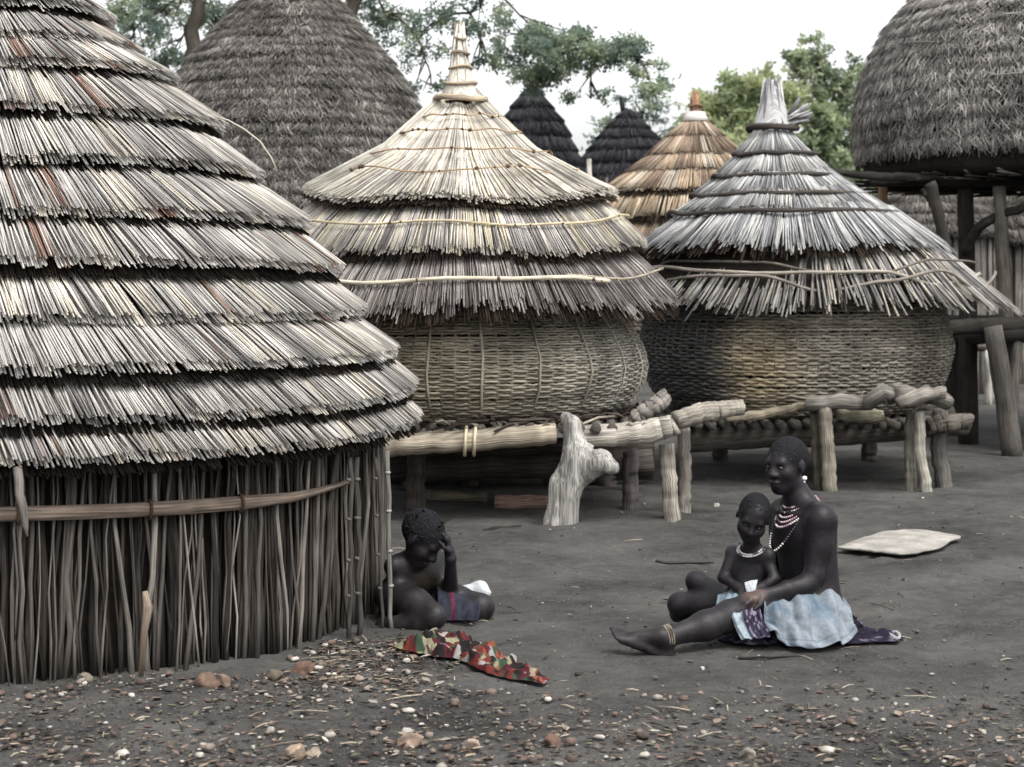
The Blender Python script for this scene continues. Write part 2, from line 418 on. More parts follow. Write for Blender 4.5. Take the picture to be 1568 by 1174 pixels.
for args in ((820, 1.765, 0.012, 0.99, (0.016, 0.0135, 0.012), (0.06, 0.052, 0.046), 0.010, 0.010),
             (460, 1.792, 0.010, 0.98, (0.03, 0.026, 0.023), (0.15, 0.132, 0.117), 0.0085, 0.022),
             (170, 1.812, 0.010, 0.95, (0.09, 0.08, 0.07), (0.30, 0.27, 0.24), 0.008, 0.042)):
    p, ra, c = wall_sticks(*args); mb.tubes(p, ra, 6, c)
mb.build('stick_wall', M_STICK, hut, True)
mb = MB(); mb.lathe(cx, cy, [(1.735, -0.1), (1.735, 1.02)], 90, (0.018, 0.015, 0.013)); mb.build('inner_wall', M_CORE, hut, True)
# split-cane band tied round the wall
a0 = azc(cx, cy)
th = np.linspace(a0 - 1.15, R(-21), 90)
mb = MB()
zz = 0.632 + 0.012 * np.sin(th * 3) + np.where(th > R(-34), (th - R(-34)) * 0.10, 0)
hh = 0.028 - 0.018 * np.clip((th - R(-42)) / R(18), 0, 1)
Vb = []
for sx, sz in ((1.828, -1), (1.846, -0.9), (1.856, -0.15), (1.856, 0.25), (1.846, 0.9), (1.828, 1)):
    rr = sx + 0.004 * vnoise(th * 9, th * 0, 2)
    Vb.append(np.stack([cx + rr * np.cos(th), cy + rr * np.sin(th), zz + sz * hh], -1))
Vb = np.stack(Vb, 1)
tcb = np.zeros(Vb.shape); tcb[..., 0] = th[:, None] * 1.8; tcb[..., 1] = np.linspace(-0.03, 0.03, 6)[None]
cc = np.stack([(np.array([0.19, 0.15, 0.12])[None] * (0.75 + 0.6 * vnoise(th * 4, th * 0 + k * 0.7, 8))[:, None]) for k in range(6)], 1)
mb.grid(Vb, cc, tcb); band = mb.build('binding_band', M_WOOD, hut, True)
mb = MB()
for q in (-1.0, -0.78, -0.52, -0.25, 0.03, 0.3, 0.52):
    t = a0 + q + 0.03; p = []
    for an in np.linspace(0, 2 * math.pi, 13):
        rr = 1.845 + 0.02 * math.cos(an); p.append((cx + rr * math.cos(t), cy + rr * math.sin(t), 0.632 + 0.012 * math.sin(t * 3) + 0.036 * math.sin(an)))
    mb = MB(); mb.tubes(np.array(p), 0.006, 6, (0.07, 0.045, 0.03), cap=False)
    mb.build('tie', M_STICK, band, True)
mb = MB(); q0 = P(25, 715, 6.93); q1 = P(42, 822, 6.90)
mb.tubes(np.linspace(q0, q1, 6) + 0.003 * rng.standard_normal((6, 3)), [0.017, 0.018, 0.017, 0.016, 0.013, 0.003], 8, (0.15, 0.135, 0.12)); mb.build('hanging_stick', M_STICK, hut, True)
# jointed canes at the right end of the wall
for (xa, ya, xb, yb, d, r_) in ((593, 690, 600, 978, 8.22, 0.0105), (577, 700, 586, 975, 8.2, 0.008), (547, 700, 551, 985, 8.02, 0.012), (538, 700, 534, 985, 7.95, 0.010)):
    mb = MB(); pts = np.linspace(P(xa, ya, d), P(xb, yb, d), 9); pts[:, 0] += 0.004 * rng.standard_normal(9)
    g = float(gz(pts[-1, 0], pts[-1, 1])); pts[-1, 2] = g - 0.02
    mb.tubes(pts, r_, 8, (0.16, 0.15, 0.135) if xa == 593 else (0.06, 0.054, 0.048))
    cane = mb.build('cane', M_STICK, hut, True)
    for f in (0.12, 0.33, 0.55, 0.74):
        c0 = pts[0] * (1 - f) + pts[-1] * f; mb = MB()
        mb.tubes(np.array([c0 + (0, 0, 0.007), c0, c0 - (0, 0, 0.007)]), [r_ * 1.0, r_ * 1.4, r_ * 1.0], 8, (0.26, 0.25, 0.23) if xa == 593 else (0.12, 0.11, 0.1))
        mb.build('cane_joint', M_STICK, cane, True)
# dark splintered post among the sticks
mb = MB(); mb.tubes(np.array([P(222, 905, 6.93), P(226, 930, 6.92), P(221, 965, 6.93), P(216, 1035, 6.95)]), [0.008, 0.019, 0.015, 0.009], 7, (0.22, 0.175, 0.135), rough=0.25)
mb.build('split_stick', M_STICK, hut, True)
# loose straw curving off the roof
mb = MB(); mb.tubes(np.array([P(x, y, 8.6) for x, y in ((322, 176), (350, 184), (375, 198), (398, 216), (415, 240), (425, 262))]), 0.004, 5, (0.55, 0.5, 0.42)); mb.build('loose_straw', M_STICK, hut, True)

# ------------------------------------------------------------------ baskets
def basket(cx, cy, prof, rows, stakes, parent, base, hi, rib_every=0, rib_col=None, colmod=None, name='basket', wr=0.011):
    prof = np.asarray(prof); zt, zb = prof[0, 1], prof[-1, 1]
    rz = lambda z: np.interp(z, prof[::-1, 1], prof[::-1, 0])
    mb = MB(); nt_ = stakes * 4; th = np.arange(nt_) / nt_ * 2 * math.pi
    V = []; C = []; T = []; Fc = []; n0 = 0
    hz = (zt - zb) / rows
    for j in range(rows):
        zj = zb + (j + 0.5) * hz + 0.4 * hz * smooth_noise(j // 3 + 900, 1.0, 7)(th) + 0.12 * hz * rng.standard_normal(nt_)
        am = wr * 0.9
        wv = np.sin(th * stakes / 2 + j * math.pi) * am
        r = rz(zj) + wv + 0.003 * rng.standard_normal() + 0.012 * fbm(th * 6, zj * 5, 40)
        t = hz * 0.56 * (0.8 + 0.35 * vnoise(th * 9, th * 0 + j * 1.3, 12))
        ring = []
        for (dr, dz) in ((wr, 0), (0, 1), (-wr * 0.7, 0), (0, -1)):
            rr = r + dr; zz = zj + dz * t
            ring.append(np.stack([cx + rr * np.cos(th), cy + rr * np.sin(th), zz], -1))
        ring = np.stack(ring, 1)
        mixv = np.clip(vnoise(th * 7 + j * 3.1, th * 0 + j * 0.9, 14) * 0.75 + 0.35 * rng.random() - 0.05, 0, 1)[:, None]
        c = np.array(base) * (1 - mixv) + np.array(hi) * mixv
        if colmod is not None: c = c * colmod(th, zj)
        i = np.arange(nt_)[:, None] * 4; i2 = ((np.arange(nt_) + 1) % nt_)[:, None] * 4; k = np.arange(4)[None]; k2 = (k + 1) % 4
        Fc.append(np.stack([i + k, i2 + k, i2 + k2, i + k2], -1).reshape(-1, 4) + n0)
        tcj = np.zeros(ring.shape); tcj[..., 0] = (th * 1.2 + j * 5)[:, None]; tcj[..., 1] = np.array([0, 1, 0, -1])[None] * 0.012; tcj[..., 2] = j
        V.append(ring.reshape(-1, 3)); C.append(np.repeat(c, 4, 0)); T.append(tcj.reshape(-1, 3)); n0 += nt_ * 4
    mb.add(np.concatenate(V), np.concatenate(Fc), None, np.concatenate(C), np.concatenate(T))
    o = mb.build(name, M_WEAVE, parent)
    mb = MB(); zs = np.linspace(zb, zt, 8)
    ts = (np.arange(stakes) + 0.0) / stakes * 2 * math.pi
    pth = np.stack([cx + (rz(zs)[None]) * np.cos(ts)[:, None], cy + rz(zs)[None] * np.sin(ts)[:, None], np.broadcast_to(zs, (stakes, 8))], -1)
    mb.tubes(pth, 0.009, 5, np.array(base)[None] * (0.7 + 0.5 * rng.random((stakes, 1))))
    mb.build('stake', M_WEAVE, o)['kind'] = 'stuff'
    if rib_every:
        mb = MB(); nr_ = stakes // rib_every; ts = np.arange(nr_) / nr_ * 2 * math.pi + 0.03 * rng.standard_normal(nr_)
        zs = np.linspace(zb + 0.06, zt, 9)
        pth = np.stack([cx + (rz(zs)[None] + wr * 1.5) * np.cos(ts[:, None] + 0.003 * rng.standard_normal((nr_, 9))), cy + (rz(zs)[None] + wr * 1.5) * np.sin(ts[:, None]), np.broadcast_to(zs, (nr_, 9))], -1)
        mb.tubes(pth, 0.010 * (0.5 + 0.6 * rng.random((nr_, 1))), 6, np.array(rib_col)[None] * (0.75 + 0.4 * rng.random((nr_, 1))))
        mb.build('rib', M_WEAVE, o)['kind'] = 'stuff'
    mb = MB(); mb.lathe(cx, cy, [(0.02, zb)] + [(r - 0.03, z) for r, z in prof[::-1]] + [(0.02, zt + 0.01)], 48, (0.02, 0.017, 0.013)); mb.build('inner_lining', M_CORE, o, True)
    return o

def log(name, pts, radii, col, parent=None, n=26, rough=0.02, sides=18, wob=0.0035, mat=M_WOOD):
    pts = np.array(pts, float); m = len(pts); t = np.linspace(0, m - 1, n)
    P_ = np.stack([np.interp(t, np.arange(m), pts[:, k]) for k in range(3)], -1)
    for _ in range(2): P_[1:-1] = (P_[:-2] + 2 * P_[1:-1] + P_[2:]) / 4
    P_[1:-1] += wob * rng.standard_normal((n - 2, 3))
    ra = np.interp(t, np.linspace(0, m - 1, len(radii)), radii) * (1 + 0.02 * rng.standard_normal(n))
    ra[1:-1] = (ra[:-2] + ra[1:-1] + ra[2:]) / 3
    c = np.array(col)[None, None] * (0.8 + 0.4 * rng.random((1, n, 1)))
    Ln = np.concatenate([[0], np.cumsum(np.linalg.norm(np.diff(P_, axis=0), axis=1))]); an = np.arange(sides) / sides * 2 * math.pi; sd = rng.random() * 50
    lx, ca = Ln[:, None] + 0 * an[None], np.cos(an)[None] + 0 * Ln[:, None]; sa = np.sin(an)[None] + 0 * Ln[:, None]
    rm = 1 + 0.30 * fbm(lx * 1.4 + sd, ca * 1.5 + sd, 44, 3) + 0.30 * fbm(lx * 1.4 + sd, sa * 1.5 + 9, 45, 3)
    for _ in range(2):                                    # knots and a long drying split
        k0 = Ln[-1] * rng.random(); a0_ = rng.random() * 6.28; rm = rm + 0.22 * np.exp(-((lx - k0) / 0.035) ** 2 - (np.angle(np.exp(1j * (an[None] - a0_))) / 0.5) ** 2)
    a1_ = rng.random() * 6.28; rm = rm - 0.13 * np.exp(-(np.angle(np.exp(1j * (an[None] - a1_ - 0.4 * np.sin(lx * 3)))) / 0.2) ** 2)
    mb = MB(); mb.tubes(P_, ra[None], sides, c, rough=rough, rmul=rm[None])
    return mb.build(name, mat, parent, True)

def post(parent, x, y0, x2, y1, d, r, col, name='post', rb=None):
    """post from photo row y0 (top) to the ground under (x2, y1)"""
    a = P(x, y0, d); b = P(x2, y1, d); b[2] = float(gz(b[0], b[1])) - 0.05
    return log(name, [a, (a * 0.5 + b * 0.5) + np.array([0.02 * rng.standard_normal(), 0, 0]), b], [r, r * 1.05, rb or r * 1.15], col, parent, 20, 0.02)

# ------------------------------------------------------------------ middle granary
def granary_finial(parent, cx, cy, z0, z1, r0, r1, pal, rings, ring_col, n=70, wid=0.02):
    mb = MB(); th = rng.random(n) * 6.283
    f = 0.45 + 0.55 * rng.random(n); k = np.sqrt(rng.random(n)) * (1.15 - 0.35 * f)
    p0 = np.stack([cx + r0 * k * np.cos(th), cy + r0 * k * np.sin(th), np.full(n, z0)], -1)
    p1 = np.stack([cx + r1 * k * np.cos(th) + 0.01 * rng.standard_normal(n), cy + r1 * k * np.sin(th), z0 + (z1 - z0) * f], -1)
    nr = np.stack([np.cos(th), np.sin(th), 0 * th], -1)
    mb.reeds(p1, (p0 + p1) / 2 * 1.0, p0, nr, wid, wid * 0.5, pal_pick(n, pal, 3))
    mb.lathe(cx, cy, [(r0 * 0.95, z0), (r1 * 0.9, z0 + (z1 - z0) * 0.75), (0.004, z0 + (z1 - z0) * 0.97)], 16, pal[0][1])
    o = mb.build('finial', M_THATCH, parent)
    for (fz, rr, tr) in rings:
        mb = MB(); z = z0 + (z1 - z0) * fz; t = np.linspace(0, 2 * math.pi, 25)
        mb.tubes(np.stack([cx + rr * np.cos(t), cy + rr * np.sin(t), z + 0.008 * np.sin(t * 2 + fz * 9)], -1), tr, 6, ring_col, cap=False, rough=0.1)
        mb.build('binding_ring', M_WOOD, o, True)
    return o

cx, cy = P(705, 430, 13.0)[:2]
A0 = azc(cx, cy)
gran = thing('granary', 'woven basket granary under a cream tiered reed roof, behind the forked stump', 'granary', (cx, cy, 0.5))
PAL2a = [(0.6, (0.64, 0.60, 0.52)), (0.2, (0.54, 0.49, 0.40)), (0.15, (0.42, 0.39, 0.35)), (0.05, (0.25, 0.22, 0.2))]
PAL2b = [(0.40, (0.58, 0.54, 0.47)), (0.20, (0.42, 0.395, 0.37)), (0.2, (0.26, 0.24, 0.225)), (0.2, (0.56, 0.505, 0.39))]
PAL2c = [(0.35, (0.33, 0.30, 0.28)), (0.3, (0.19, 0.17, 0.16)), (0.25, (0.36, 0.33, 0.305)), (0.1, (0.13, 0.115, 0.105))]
sag = lambda a: (lambda th: -a * np.clip(np.cos(th - A0), -0.3, 1) + 0.018 * np.sin(5 * th + a * 40))
tier(cx, cy, 0.06, 2.80, 1.05, 2.075, 520, 0.014, PAL2a, gran, thick=0.045, ragged=0.018, fringe_len=0.008, bulge=-0.075, splay=0.012, zmod=sag(0.10), rmod=lambda t: 1 + smooth_noise(31, 0.012, 5)(t))
tier(cx, cy, 0.40, 2.465, 1.05, 2.08, 520, 0.014, PAL2a, gran, thick=0.045, ragged=0.018, fringe_len=0.008, bulge=-0.03, splay=0.012, zmod=sag(0.10), rmod=lambda t: 1 + smooth_noise(31, 0.012, 5)(t))
tier(cx, cy, 0.86, 2.10, 1.235, 1.725, 860, 0.0115, PAL2b, gran, thick=0.05, ragged=0.022, fringe_len=0.008, bulge=0.012, splay=0.012, zmod=sag(0.085), rmod=lambda t: 1 + smooth_noise(33, 0.010, 5)(t))
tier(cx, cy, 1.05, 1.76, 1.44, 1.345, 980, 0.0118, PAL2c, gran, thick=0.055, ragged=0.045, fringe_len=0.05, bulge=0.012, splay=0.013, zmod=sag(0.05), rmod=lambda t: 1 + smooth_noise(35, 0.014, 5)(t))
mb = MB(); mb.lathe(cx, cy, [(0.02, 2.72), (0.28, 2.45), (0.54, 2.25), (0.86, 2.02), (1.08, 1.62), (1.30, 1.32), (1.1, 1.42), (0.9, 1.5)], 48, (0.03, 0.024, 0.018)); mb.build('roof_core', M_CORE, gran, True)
granary_finial(gran, cx, cy, 2.72, 3.27, 0.135, 0.022, PAL2a, [(0.03, 0.168, 0.022), (0.22, 0.108, 0.012), (0.42, 0.075, 0.012), (0.6, 0.06, 0.011), (0.78, 0.04, 0.008)], (0.40, 0.33, 0.245))
def hoop(parent, r, z, tr, col, t0, t1, zm=None, ties=0, tie_col=(0.10, 0.07, 0.05), tsize=0.010, wob=0.008, seed=1):
    mb = MB(); mb.tubes(ring_path(cx, cy, r, z, t0, t1, 60, wob, zm, None, seed), tr, 6, col)
    if ties:
        tt = t0 + (t1 - t0) * rng.random(ties)
        pp = np.array([ring_path(cx, cy, r + 0.004, z, t, t + 0.001, 2, wob, zm, None, seed)[0] for t in tt])
        mb.blobs(pp, tsize * (0.6 + 0.8 * rng.random(ties)), tie_col, 0.3)
    return mb.build('hoop', M_STICK, parent)
full = (A0 - math.pi, A0 + math.pi)
hoop(gran, 0.275, 2.615, 0.007, (0.42, 0.33, 0.22), *full, ties=12)
hoop(gran, 0.415, 2.505, 0.006, (0.40, 0.30, 0.2), *full, ties=14)
hoop(gran, 0.62, 2.365, 0.006, (0.38, 0.27, 0.17), *full, ties=22, tsize=0.012)
hoop(gran, 0.80, 2.25, 0.006, (0.38, 0.27, 0.17), *full, zm=sag(0.03), ties=26, tsize=0.012)
hoop(gran, 1.14, 1.95, 0.009, (0.52, 0.44, 0.30), *full, zm=sag(0.09), ties=18, tsize=0.011)
hoop(gran, 1.37, 1.565, 0.015, (0.58, 0.52, 0.40), A0 - 1.5, A0 + 0.75, zm=sag(0.055), ties=14, tsize=0.013, wob=0.012)
hoop(gran, 1.365, 1.575, 0.009, (0.30, 0.26, 0.2), A0 + 0.5, A0 + math.pi * 1.4, zm=sag(0.05), ties=10)
def weave2(th, z):
    # golden on the left half, greyer to the right
    d = (th - A0 + math.pi) % (2 * math.pi) - math.pi
    g = np.clip(0.5 - d * 0.5, 0, 1)[:, None]
    return np.array([1.12, 1.0, 0.80])[None] * g + np.array([0.88, 0.91, 0.97])[None] * (1 - g)
basket(cx, cy, [(1.02, 1.42), (1.12, 1.24), (1.23, 1.06), (1.262, 0.94), (1.24, 0.82), (1.16, 0.69), (1.03, 0.60), (0.90, 0.57)], 52, 88, gran, (0.18, 0.162, 0.128), (0.42, 0.385, 0.315), 4, (0.33, 0.30, 0.245), weave2)
# old thatch and dark straw stuffed under the basket
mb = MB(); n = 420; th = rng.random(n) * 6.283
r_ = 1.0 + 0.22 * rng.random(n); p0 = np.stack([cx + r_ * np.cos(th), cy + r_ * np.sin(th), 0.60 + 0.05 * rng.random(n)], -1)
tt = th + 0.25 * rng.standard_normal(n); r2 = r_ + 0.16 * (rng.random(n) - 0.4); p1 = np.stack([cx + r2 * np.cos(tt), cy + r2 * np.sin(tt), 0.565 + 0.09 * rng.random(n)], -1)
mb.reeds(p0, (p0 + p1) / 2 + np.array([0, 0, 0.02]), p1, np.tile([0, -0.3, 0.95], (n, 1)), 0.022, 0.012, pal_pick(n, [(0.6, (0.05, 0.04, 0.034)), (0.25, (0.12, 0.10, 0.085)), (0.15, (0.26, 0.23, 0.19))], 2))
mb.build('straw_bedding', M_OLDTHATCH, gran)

# its platform
plat = thing('granary_platform', 'log platform with a pale forked stump, carrying the cream roofed granary', 'platform', (cx, cy, 0))
PALE = (0.36, 0.33, 0.285); GREYW = (0.20, 0.18, 0.16); DARKW = (0.07, 0.06, 0.052)
log('log', [P(560, 684, 11.9), P(640, 680, 11.85), P(760, 672, 11.85), P(850, 664, 11.9)], [0.075, 0.07, 0.075, 0.07], (0.33, 0.285, 0.22), plat)
lg = [o for o in plat.children][-1]
mb = MB()
for xx in (713, 727):
    mb = MB(); c0 = P(xx, 675, 11.85); p = [c0 + np.array([0.006 * math.sin(a), 0.088 * math.cos(a), 0.088 * math.sin(a)]) for a in np.linspace(0, 6.283, 16)]
    mb.tubes(np.array(p), 0.011, 6, (0.55, 0.47, 0.33), cap=False)
    mb.build('bark_tie', M_STICK, lg, True)
log('log', [P(880, 668, 11.95), P(950, 666, 11.9), P(1000, 660, 11.9), P(1034, 650, 11.9)], [0.065, 0.07, 0.072, 0.062], PALE, plat)
log('log', [P(1034, 645, 12.0), P(1075, 632, 12.1), P(1110, 626, 12.15), P(1138, 624, 12.2)], [0.06, 0.066, 0.055, 0.05], (0.27, 0.245, 0.205), plat)
log('log', [P(972, 640, 12.3), P(1000, 622, 12.3), P(1020, 606, 12.35)], [0.05, 0.055, 0.05], (0.22, 0.2, 0.18), plat)
for yy, dd in ((715, 12.8), (690, 13.6), (700, 14.0), (712, 14.1), (726, 14.2)):  # dark back logs, added to block light and blacken the gap underneath
    log('log', [P(560, yy + 4, dd), P(760, yy, dd), P(1000, yy - 8, dd)], [0.09, 0.08, 0.085], DARKW, plat)
for k in range(24):  # deck poles packed close to deepen the shade below
    xx = -1.17 + k * 0.102
    log('cross_pole', [(cx + xx, 11.85, 0.585), (cx + xx + 0.03, 13.0, 0.575), (cx + xx, 14.1, 0.585)], [0.035, 0.04, 0.035], (0.10, 0.088, 0.075), plat, 8, 0.1, 7)
post(plat, 1020, 680, 1029, 775, 12.0, 0.048, (0.24, 0.22, 0.185))
post(plat, 1047, 655, 1047, 760, 12.3, 0.042, (0.21, 0.19, 0.165))
post(plat, 964, 690, 966, 770, 12.6, 0.05, (0.09, 0.08, 0.075))
post(plat, 640, 690, 637, 770, 12.4, 0.06, DARKW); post(plat, 720, 690, 720, 740, 14.1, 0.06, DARKW); post(plat, 930, 680, 930, 735, 14.0, 0.06, DARKW)

# ------------------------------------------------------------------ SDF modelling (bodies, stump)
class SDF:
    def __init__(s, lo, hi, vox):
        s.lo = np.array(lo, float); s.vox = vox
        s.n = np.ceil((np.array(hi) - s.lo) / vox).astype(int) + 1
        s.f = np.full(tuple(s.n), 0.3, np.float32)
    def _sl(s, a, b):
        i0 = np.clip(np.floor((np.minimum(a, b) - s.lo) / s.vox).astype(int), 0, s.n - 1)
        i1 = np.clip(np.ceil((np.maximum(a, b) - s.lo) / s.vox).astype(int) + 1, 1, s.n)
        if np.any(i1 <= i0): return None, None
        ax = [s.lo[k] + np.arange(i0[k], i1[k]) * s.vox for k in range(3)]
        g = np.stack(np.meshgrid(*ax, indexing='ij'), -1)
        return tuple(slice(i0[k], i1[k]) for k in range(3)), g
    def _mix(s, sl, d, k, sub=False):
        f = s.f[sl]; d = d.astype(np.float32)
        if sub:
            h = np.clip(0.5 - 0.5 * (f + d) / k, 0, 1); s.f[sl] = f * (1 - h) - d * h + k * h * (1 - h)
        else:
            h = np.clip(0.5 + 0.5 * (f - d) / k, 0, 1); s.f[sl] = f * (1 - h) + d * h - k * h * (1 - h)
    def cap(s, a, b, ra, rb=None, k=0.02, sub=False):
        a = np.array(a, float); b = np.array(b, float); rb = ra if rb is None else rb
        m = max(ra, rb) + k * 1.5 + 3 * s.vox
        sl, g = s._sl(np.minimum(a, b) - m, np.maximum(a, b) + m)
        if sl is None: return
        ba = b - a; L2 = max(ba @ ba, 1e-9)
        h = np.clip((g - a) @ ba / L2, 0, 1)
        d = np.linalg.norm(g - a - h[..., None] * ba, axis=-1) - (ra + (rb - ra) * h)
        s._mix(sl, d, k, sub)
    def ell(s, c, r, fr=None, k=0.02, sub=False):
        c = np.array(c, float); r = np.array(r, float); m = r.max() + k * 1.5 + 3 * s.vox
        sl, g = s._sl(c - m, c + m)
        if sl is None: return
        q = g - c
        if fr is not None: q = np.stack([q @ np.array(a) for a in fr], -1)
        k0 = np.linalg.norm(q / r, axis=-1); k1 = np.linalg.norm(q / (r * r), axis=-1)
        s._mix(sl, k0 * (k0 - 1) / np.maximum(k1, 1e-6), k, sub)
    def cut(s, n, c, d):
        ax = [s.lo[k] + np.arange(s.n[k]) * s.vox - c[k] for k in range(3)]
        g = ax[0][:, None, None] * n[0] + ax[1][None, :, None] * n[1] + ax[2][None, None, :] * n[2] - d
        s.f = np.maximum(s.f, g.astype(np.float32))
    def cut_below(s, z):
        zz = s.lo[2] + np.arange(s.n[2]) * s.vox
        s.f = np.maximum(s.f, (z - zz)[None, None, :].astype(np.float32))
    def mesh(s, smooth=2):
        f = s.f; ins = f < 0
        nx, ny, nz = f.shape
        cnt = np.zeros((nx - 1, ny - 1, nz - 1), np.int8)
        for a in (0, 1):
            for b in (0, 1):
                for c in (0, 1): cnt += ins[a:nx - 1 + a, b:ny - 1 + b, c:nz - 1 + c]
        cells = np.argwhere((cnt > 0) & (cnt < 8))
        vid = np.full(cnt.shape, -1, int); vid[tuple(cells.T)] = np.arange(len(cells))
        acc = np.zeros((len(cells), 3)); num = np.zeros(len(cells))
        cs = np.array([(a, b, c) for a in (0, 1) for b in (0, 1) for c in (0, 1)])
        vals = {tuple(c): f[tuple((cells + c).T)] for c in cs}
        for i in range(8):
            for j in range(i + 1, 8):
                if np.abs(cs[i] - cs[j]).sum() != 1: continue
                a, b = vals[tuple(cs[i])], vals[tuple(cs[j])]; m = (a < 0) != (b < 0)
                t = np.where(m, a / np.where(a == b, 1, a - b), 0)
                acc += np.where(m[:, None], cs[i] + t[:, None] * (cs[j] - cs[i]), 0); num += m
        V = s.lo + (cells + acc / num[:, None]) * s.vox
        Q = []
        for ax in range(3):
            o = [k for k in range(3) if k != ax]
            sa = [slice(None)] * 3; sb = [slice(None)] * 3; sa[ax] = slice(0, -1); sb[ax] = slice(1, None)
            for k in o: sa[k] = slice(1, -1); sb[k] = slice(1, -1)
            A, B = ins[tuple(sa)], ins[tuple(sb)]
            e = np.argwhere(A != B); fl = A[tuple(e.T)]
            e = e.copy()
            for k in o: e[:, k] += 1
            q = []
            for (u, v) in ((-1, -1), (0, -1), (0, 0), (-1, 0)):
                c = e.copy(); c[:, o[0]] += u; c[:, o[1]] += v; q.append(vid[tuple(c.T)])
            q = np.stack(q, 1)
            if ax == 1: fl = ~fl
            q[~fl] = q[~fl][:, ::-1]
            Q.append(q)
        Q = np.concatenate(Q)
        for _ in range(smooth):
            sm = np.zeros_like(V); ct = np.zeros(len(V))
            for i in range(4):
                a, b = Q[:, i], Q[:, (i + 1) % 4]
                np.add.at(sm, a, V[b]); np.add.at(ct, a, 1)
            V = V * 0.5 + 0.5 * sm / np.maximum(ct, 1)[:, None]
        return V, Q

# forked stump holding the platform
d_ = 11.85
S_ = SDF(P(815, 815, 12.0) - (0, 0.35, 0.02), P(960, 625, 11.7) + (0, 0.35, 0), 0.012)
b0 = P(858, 800, d_)
S_.cap(b0 - (0, 0, 0.06), P(866, 745, d_), 0.112, 0.088, 0.05); S_.cap(P(866, 745, d_), P(884, 700, d_), 0.088, 0.088, 0.06)
S_.cap(P(884, 700, d_), P(876, 650, d_), 0.085, 0.058, 0.05); S_.cap(P(876, 650, d_), P(866, 638, d_), 0.052, 0.035, 0.03)
S_.cap(P(886, 725, d_), P(920, 706, d_ - 0.06), 0.085, 0.075, 0.05); S_.cap(P(920, 706, d_ - 0.06), P(938, 716, d_ - 0.1), 0.066, 0.045, 0.03)
S_.cap(P(896, 690, d_), P(908, 682, d_), 0.025, 0.012, 0.03)
V, Q = S_.mesh(2)
V = V + 0.016 * fbm(V[:, 2] * 1.5 + V[:, 0] * 34, V[:, 1] * 34 + V[:, 2] * 1, 61, 4)[:, None] * np.array([2, 2, 0.3])
mb = MB(); tcs = np.stack([V[:, 2] * 1.0 + 0.8 * V[:, 0], V[:, 0] * 0.9, V[:, 1] * 0.9], -1)
cst = np.array([0.34, 0.325, 0.30])[None] * (0.55 + 0.75 * vnoise(V[:, 0] * 30, V[:, 2] * 6, 17))[:, None]
mb.add(V, Q, None, cst, tcs); mb.build('forked_stump', M_WOOD, plat, True)

# ------------------------------------------------------------------ right granary
cx, cy = P(1216, 430, 15.0)[:2]; A0 = azc(cx, cy)
gran3 = thing('granary', 'woven basket granary with a shaggy silver grey reed skirt, behind the seated mother', 'granary', (cx, cy, 0.5))
PAL3 = [(0.4, (0.43, 0.425, 0.42)), (0.25, (0.32, 0.32, 0.325)), (0.15, (0.21, 0.21, 0.215)), (0.2, (0.54, 0.53, 0.50))]
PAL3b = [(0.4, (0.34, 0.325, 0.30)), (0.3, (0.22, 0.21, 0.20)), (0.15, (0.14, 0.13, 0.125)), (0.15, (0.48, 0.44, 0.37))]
ax_, ay_ = cx - 0.17, cy                                 # apex leans to the left
zz3 = lambda a, s: (lambda th: a * np.sin(4 * th + s) + a * 0.7 * np.sin(7 * th + 2 * s))
tier(ax_ + 0.0, ay_, 0.08, 2.74, 0.30, 2.47, 190, 0.014, PAL3, gran3, thick=0.02, ragged=0.01, fringe_len=0.05, bulge=-0.01, zmod=zz3(0.006, 1))
tier(ax_ + 0.02, ay_, 0.24, 2.52, 0.46, 2.30, 290, 0.014, PAL3, gran3, thick=0.025, ragged=0.012, fringe_len=0.05, bulge=0.0, zmod=zz3(0.008, 2))
tier(ax_ + 0.05, ay_, 0.39, 2.36, 0.66, 2.15, 380, 0.014, PAL3, gran3, thick=0.028, ragged=0.014, fringe_len=0.05, bulge=0.0, zmod=zz3(0.010, 3))
tier(ax_ + 0.08, ay_, 0.58, 2.21, 0.86, 2.01, 460, 0.014, PAL3, gran3, thick=0.03, ragged=0.016, fringe_len=0.05, bulge=0.0, zmod=zz3(0.012, 4))
tier(ax_ + 0.13, ay_, 0.78, 2.06, 1.21, 1.725, 620, 0.0145, PAL3, gran3, thick=0.04, ragged=0.05, fringe_len=0.03, bulge=0.0, splay=0.02, zmod=zz3(0.014, 5), bundle=4)
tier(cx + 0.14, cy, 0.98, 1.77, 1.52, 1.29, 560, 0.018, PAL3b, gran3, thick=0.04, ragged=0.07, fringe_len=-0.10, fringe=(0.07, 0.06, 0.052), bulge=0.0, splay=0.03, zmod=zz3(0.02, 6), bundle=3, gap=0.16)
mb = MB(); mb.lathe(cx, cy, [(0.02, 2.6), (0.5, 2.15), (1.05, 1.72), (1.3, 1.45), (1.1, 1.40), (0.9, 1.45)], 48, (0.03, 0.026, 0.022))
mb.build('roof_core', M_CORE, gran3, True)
fo = granary_finial(gran3, ax_, ay_, 2.70, 3.10, 0.165, 0.075, PAL3, [(0.0, 0.19, 0.026)], (0.06, 0.05, 0.045), 130, 0.026)
mb = MB(); n = 26; th = rng.random(n) * 1.6 - 0.6; p0 = np.stack([ax_ + 0.1 * np.cos(th), ay_ - 0.1 * np.abs(np.sin(th)), 2.68 + 0.1 * rng.random(n)], -1)
p1 = p0 + np.stack([0.10 + 0.12 * rng.random(n), -0.05 * rng.random(n), 0.02 + 0.16 * rng.random(n)], -1)
mb.reeds(p0, (p0 + p1) / 2, p1, np.tile([0, -0.8, 0.6], (n, 1)), 0.02, 0.01, pal_pick(n, PAL3, 2)); mb.build('loose_tuft', M_THATCH, fo)
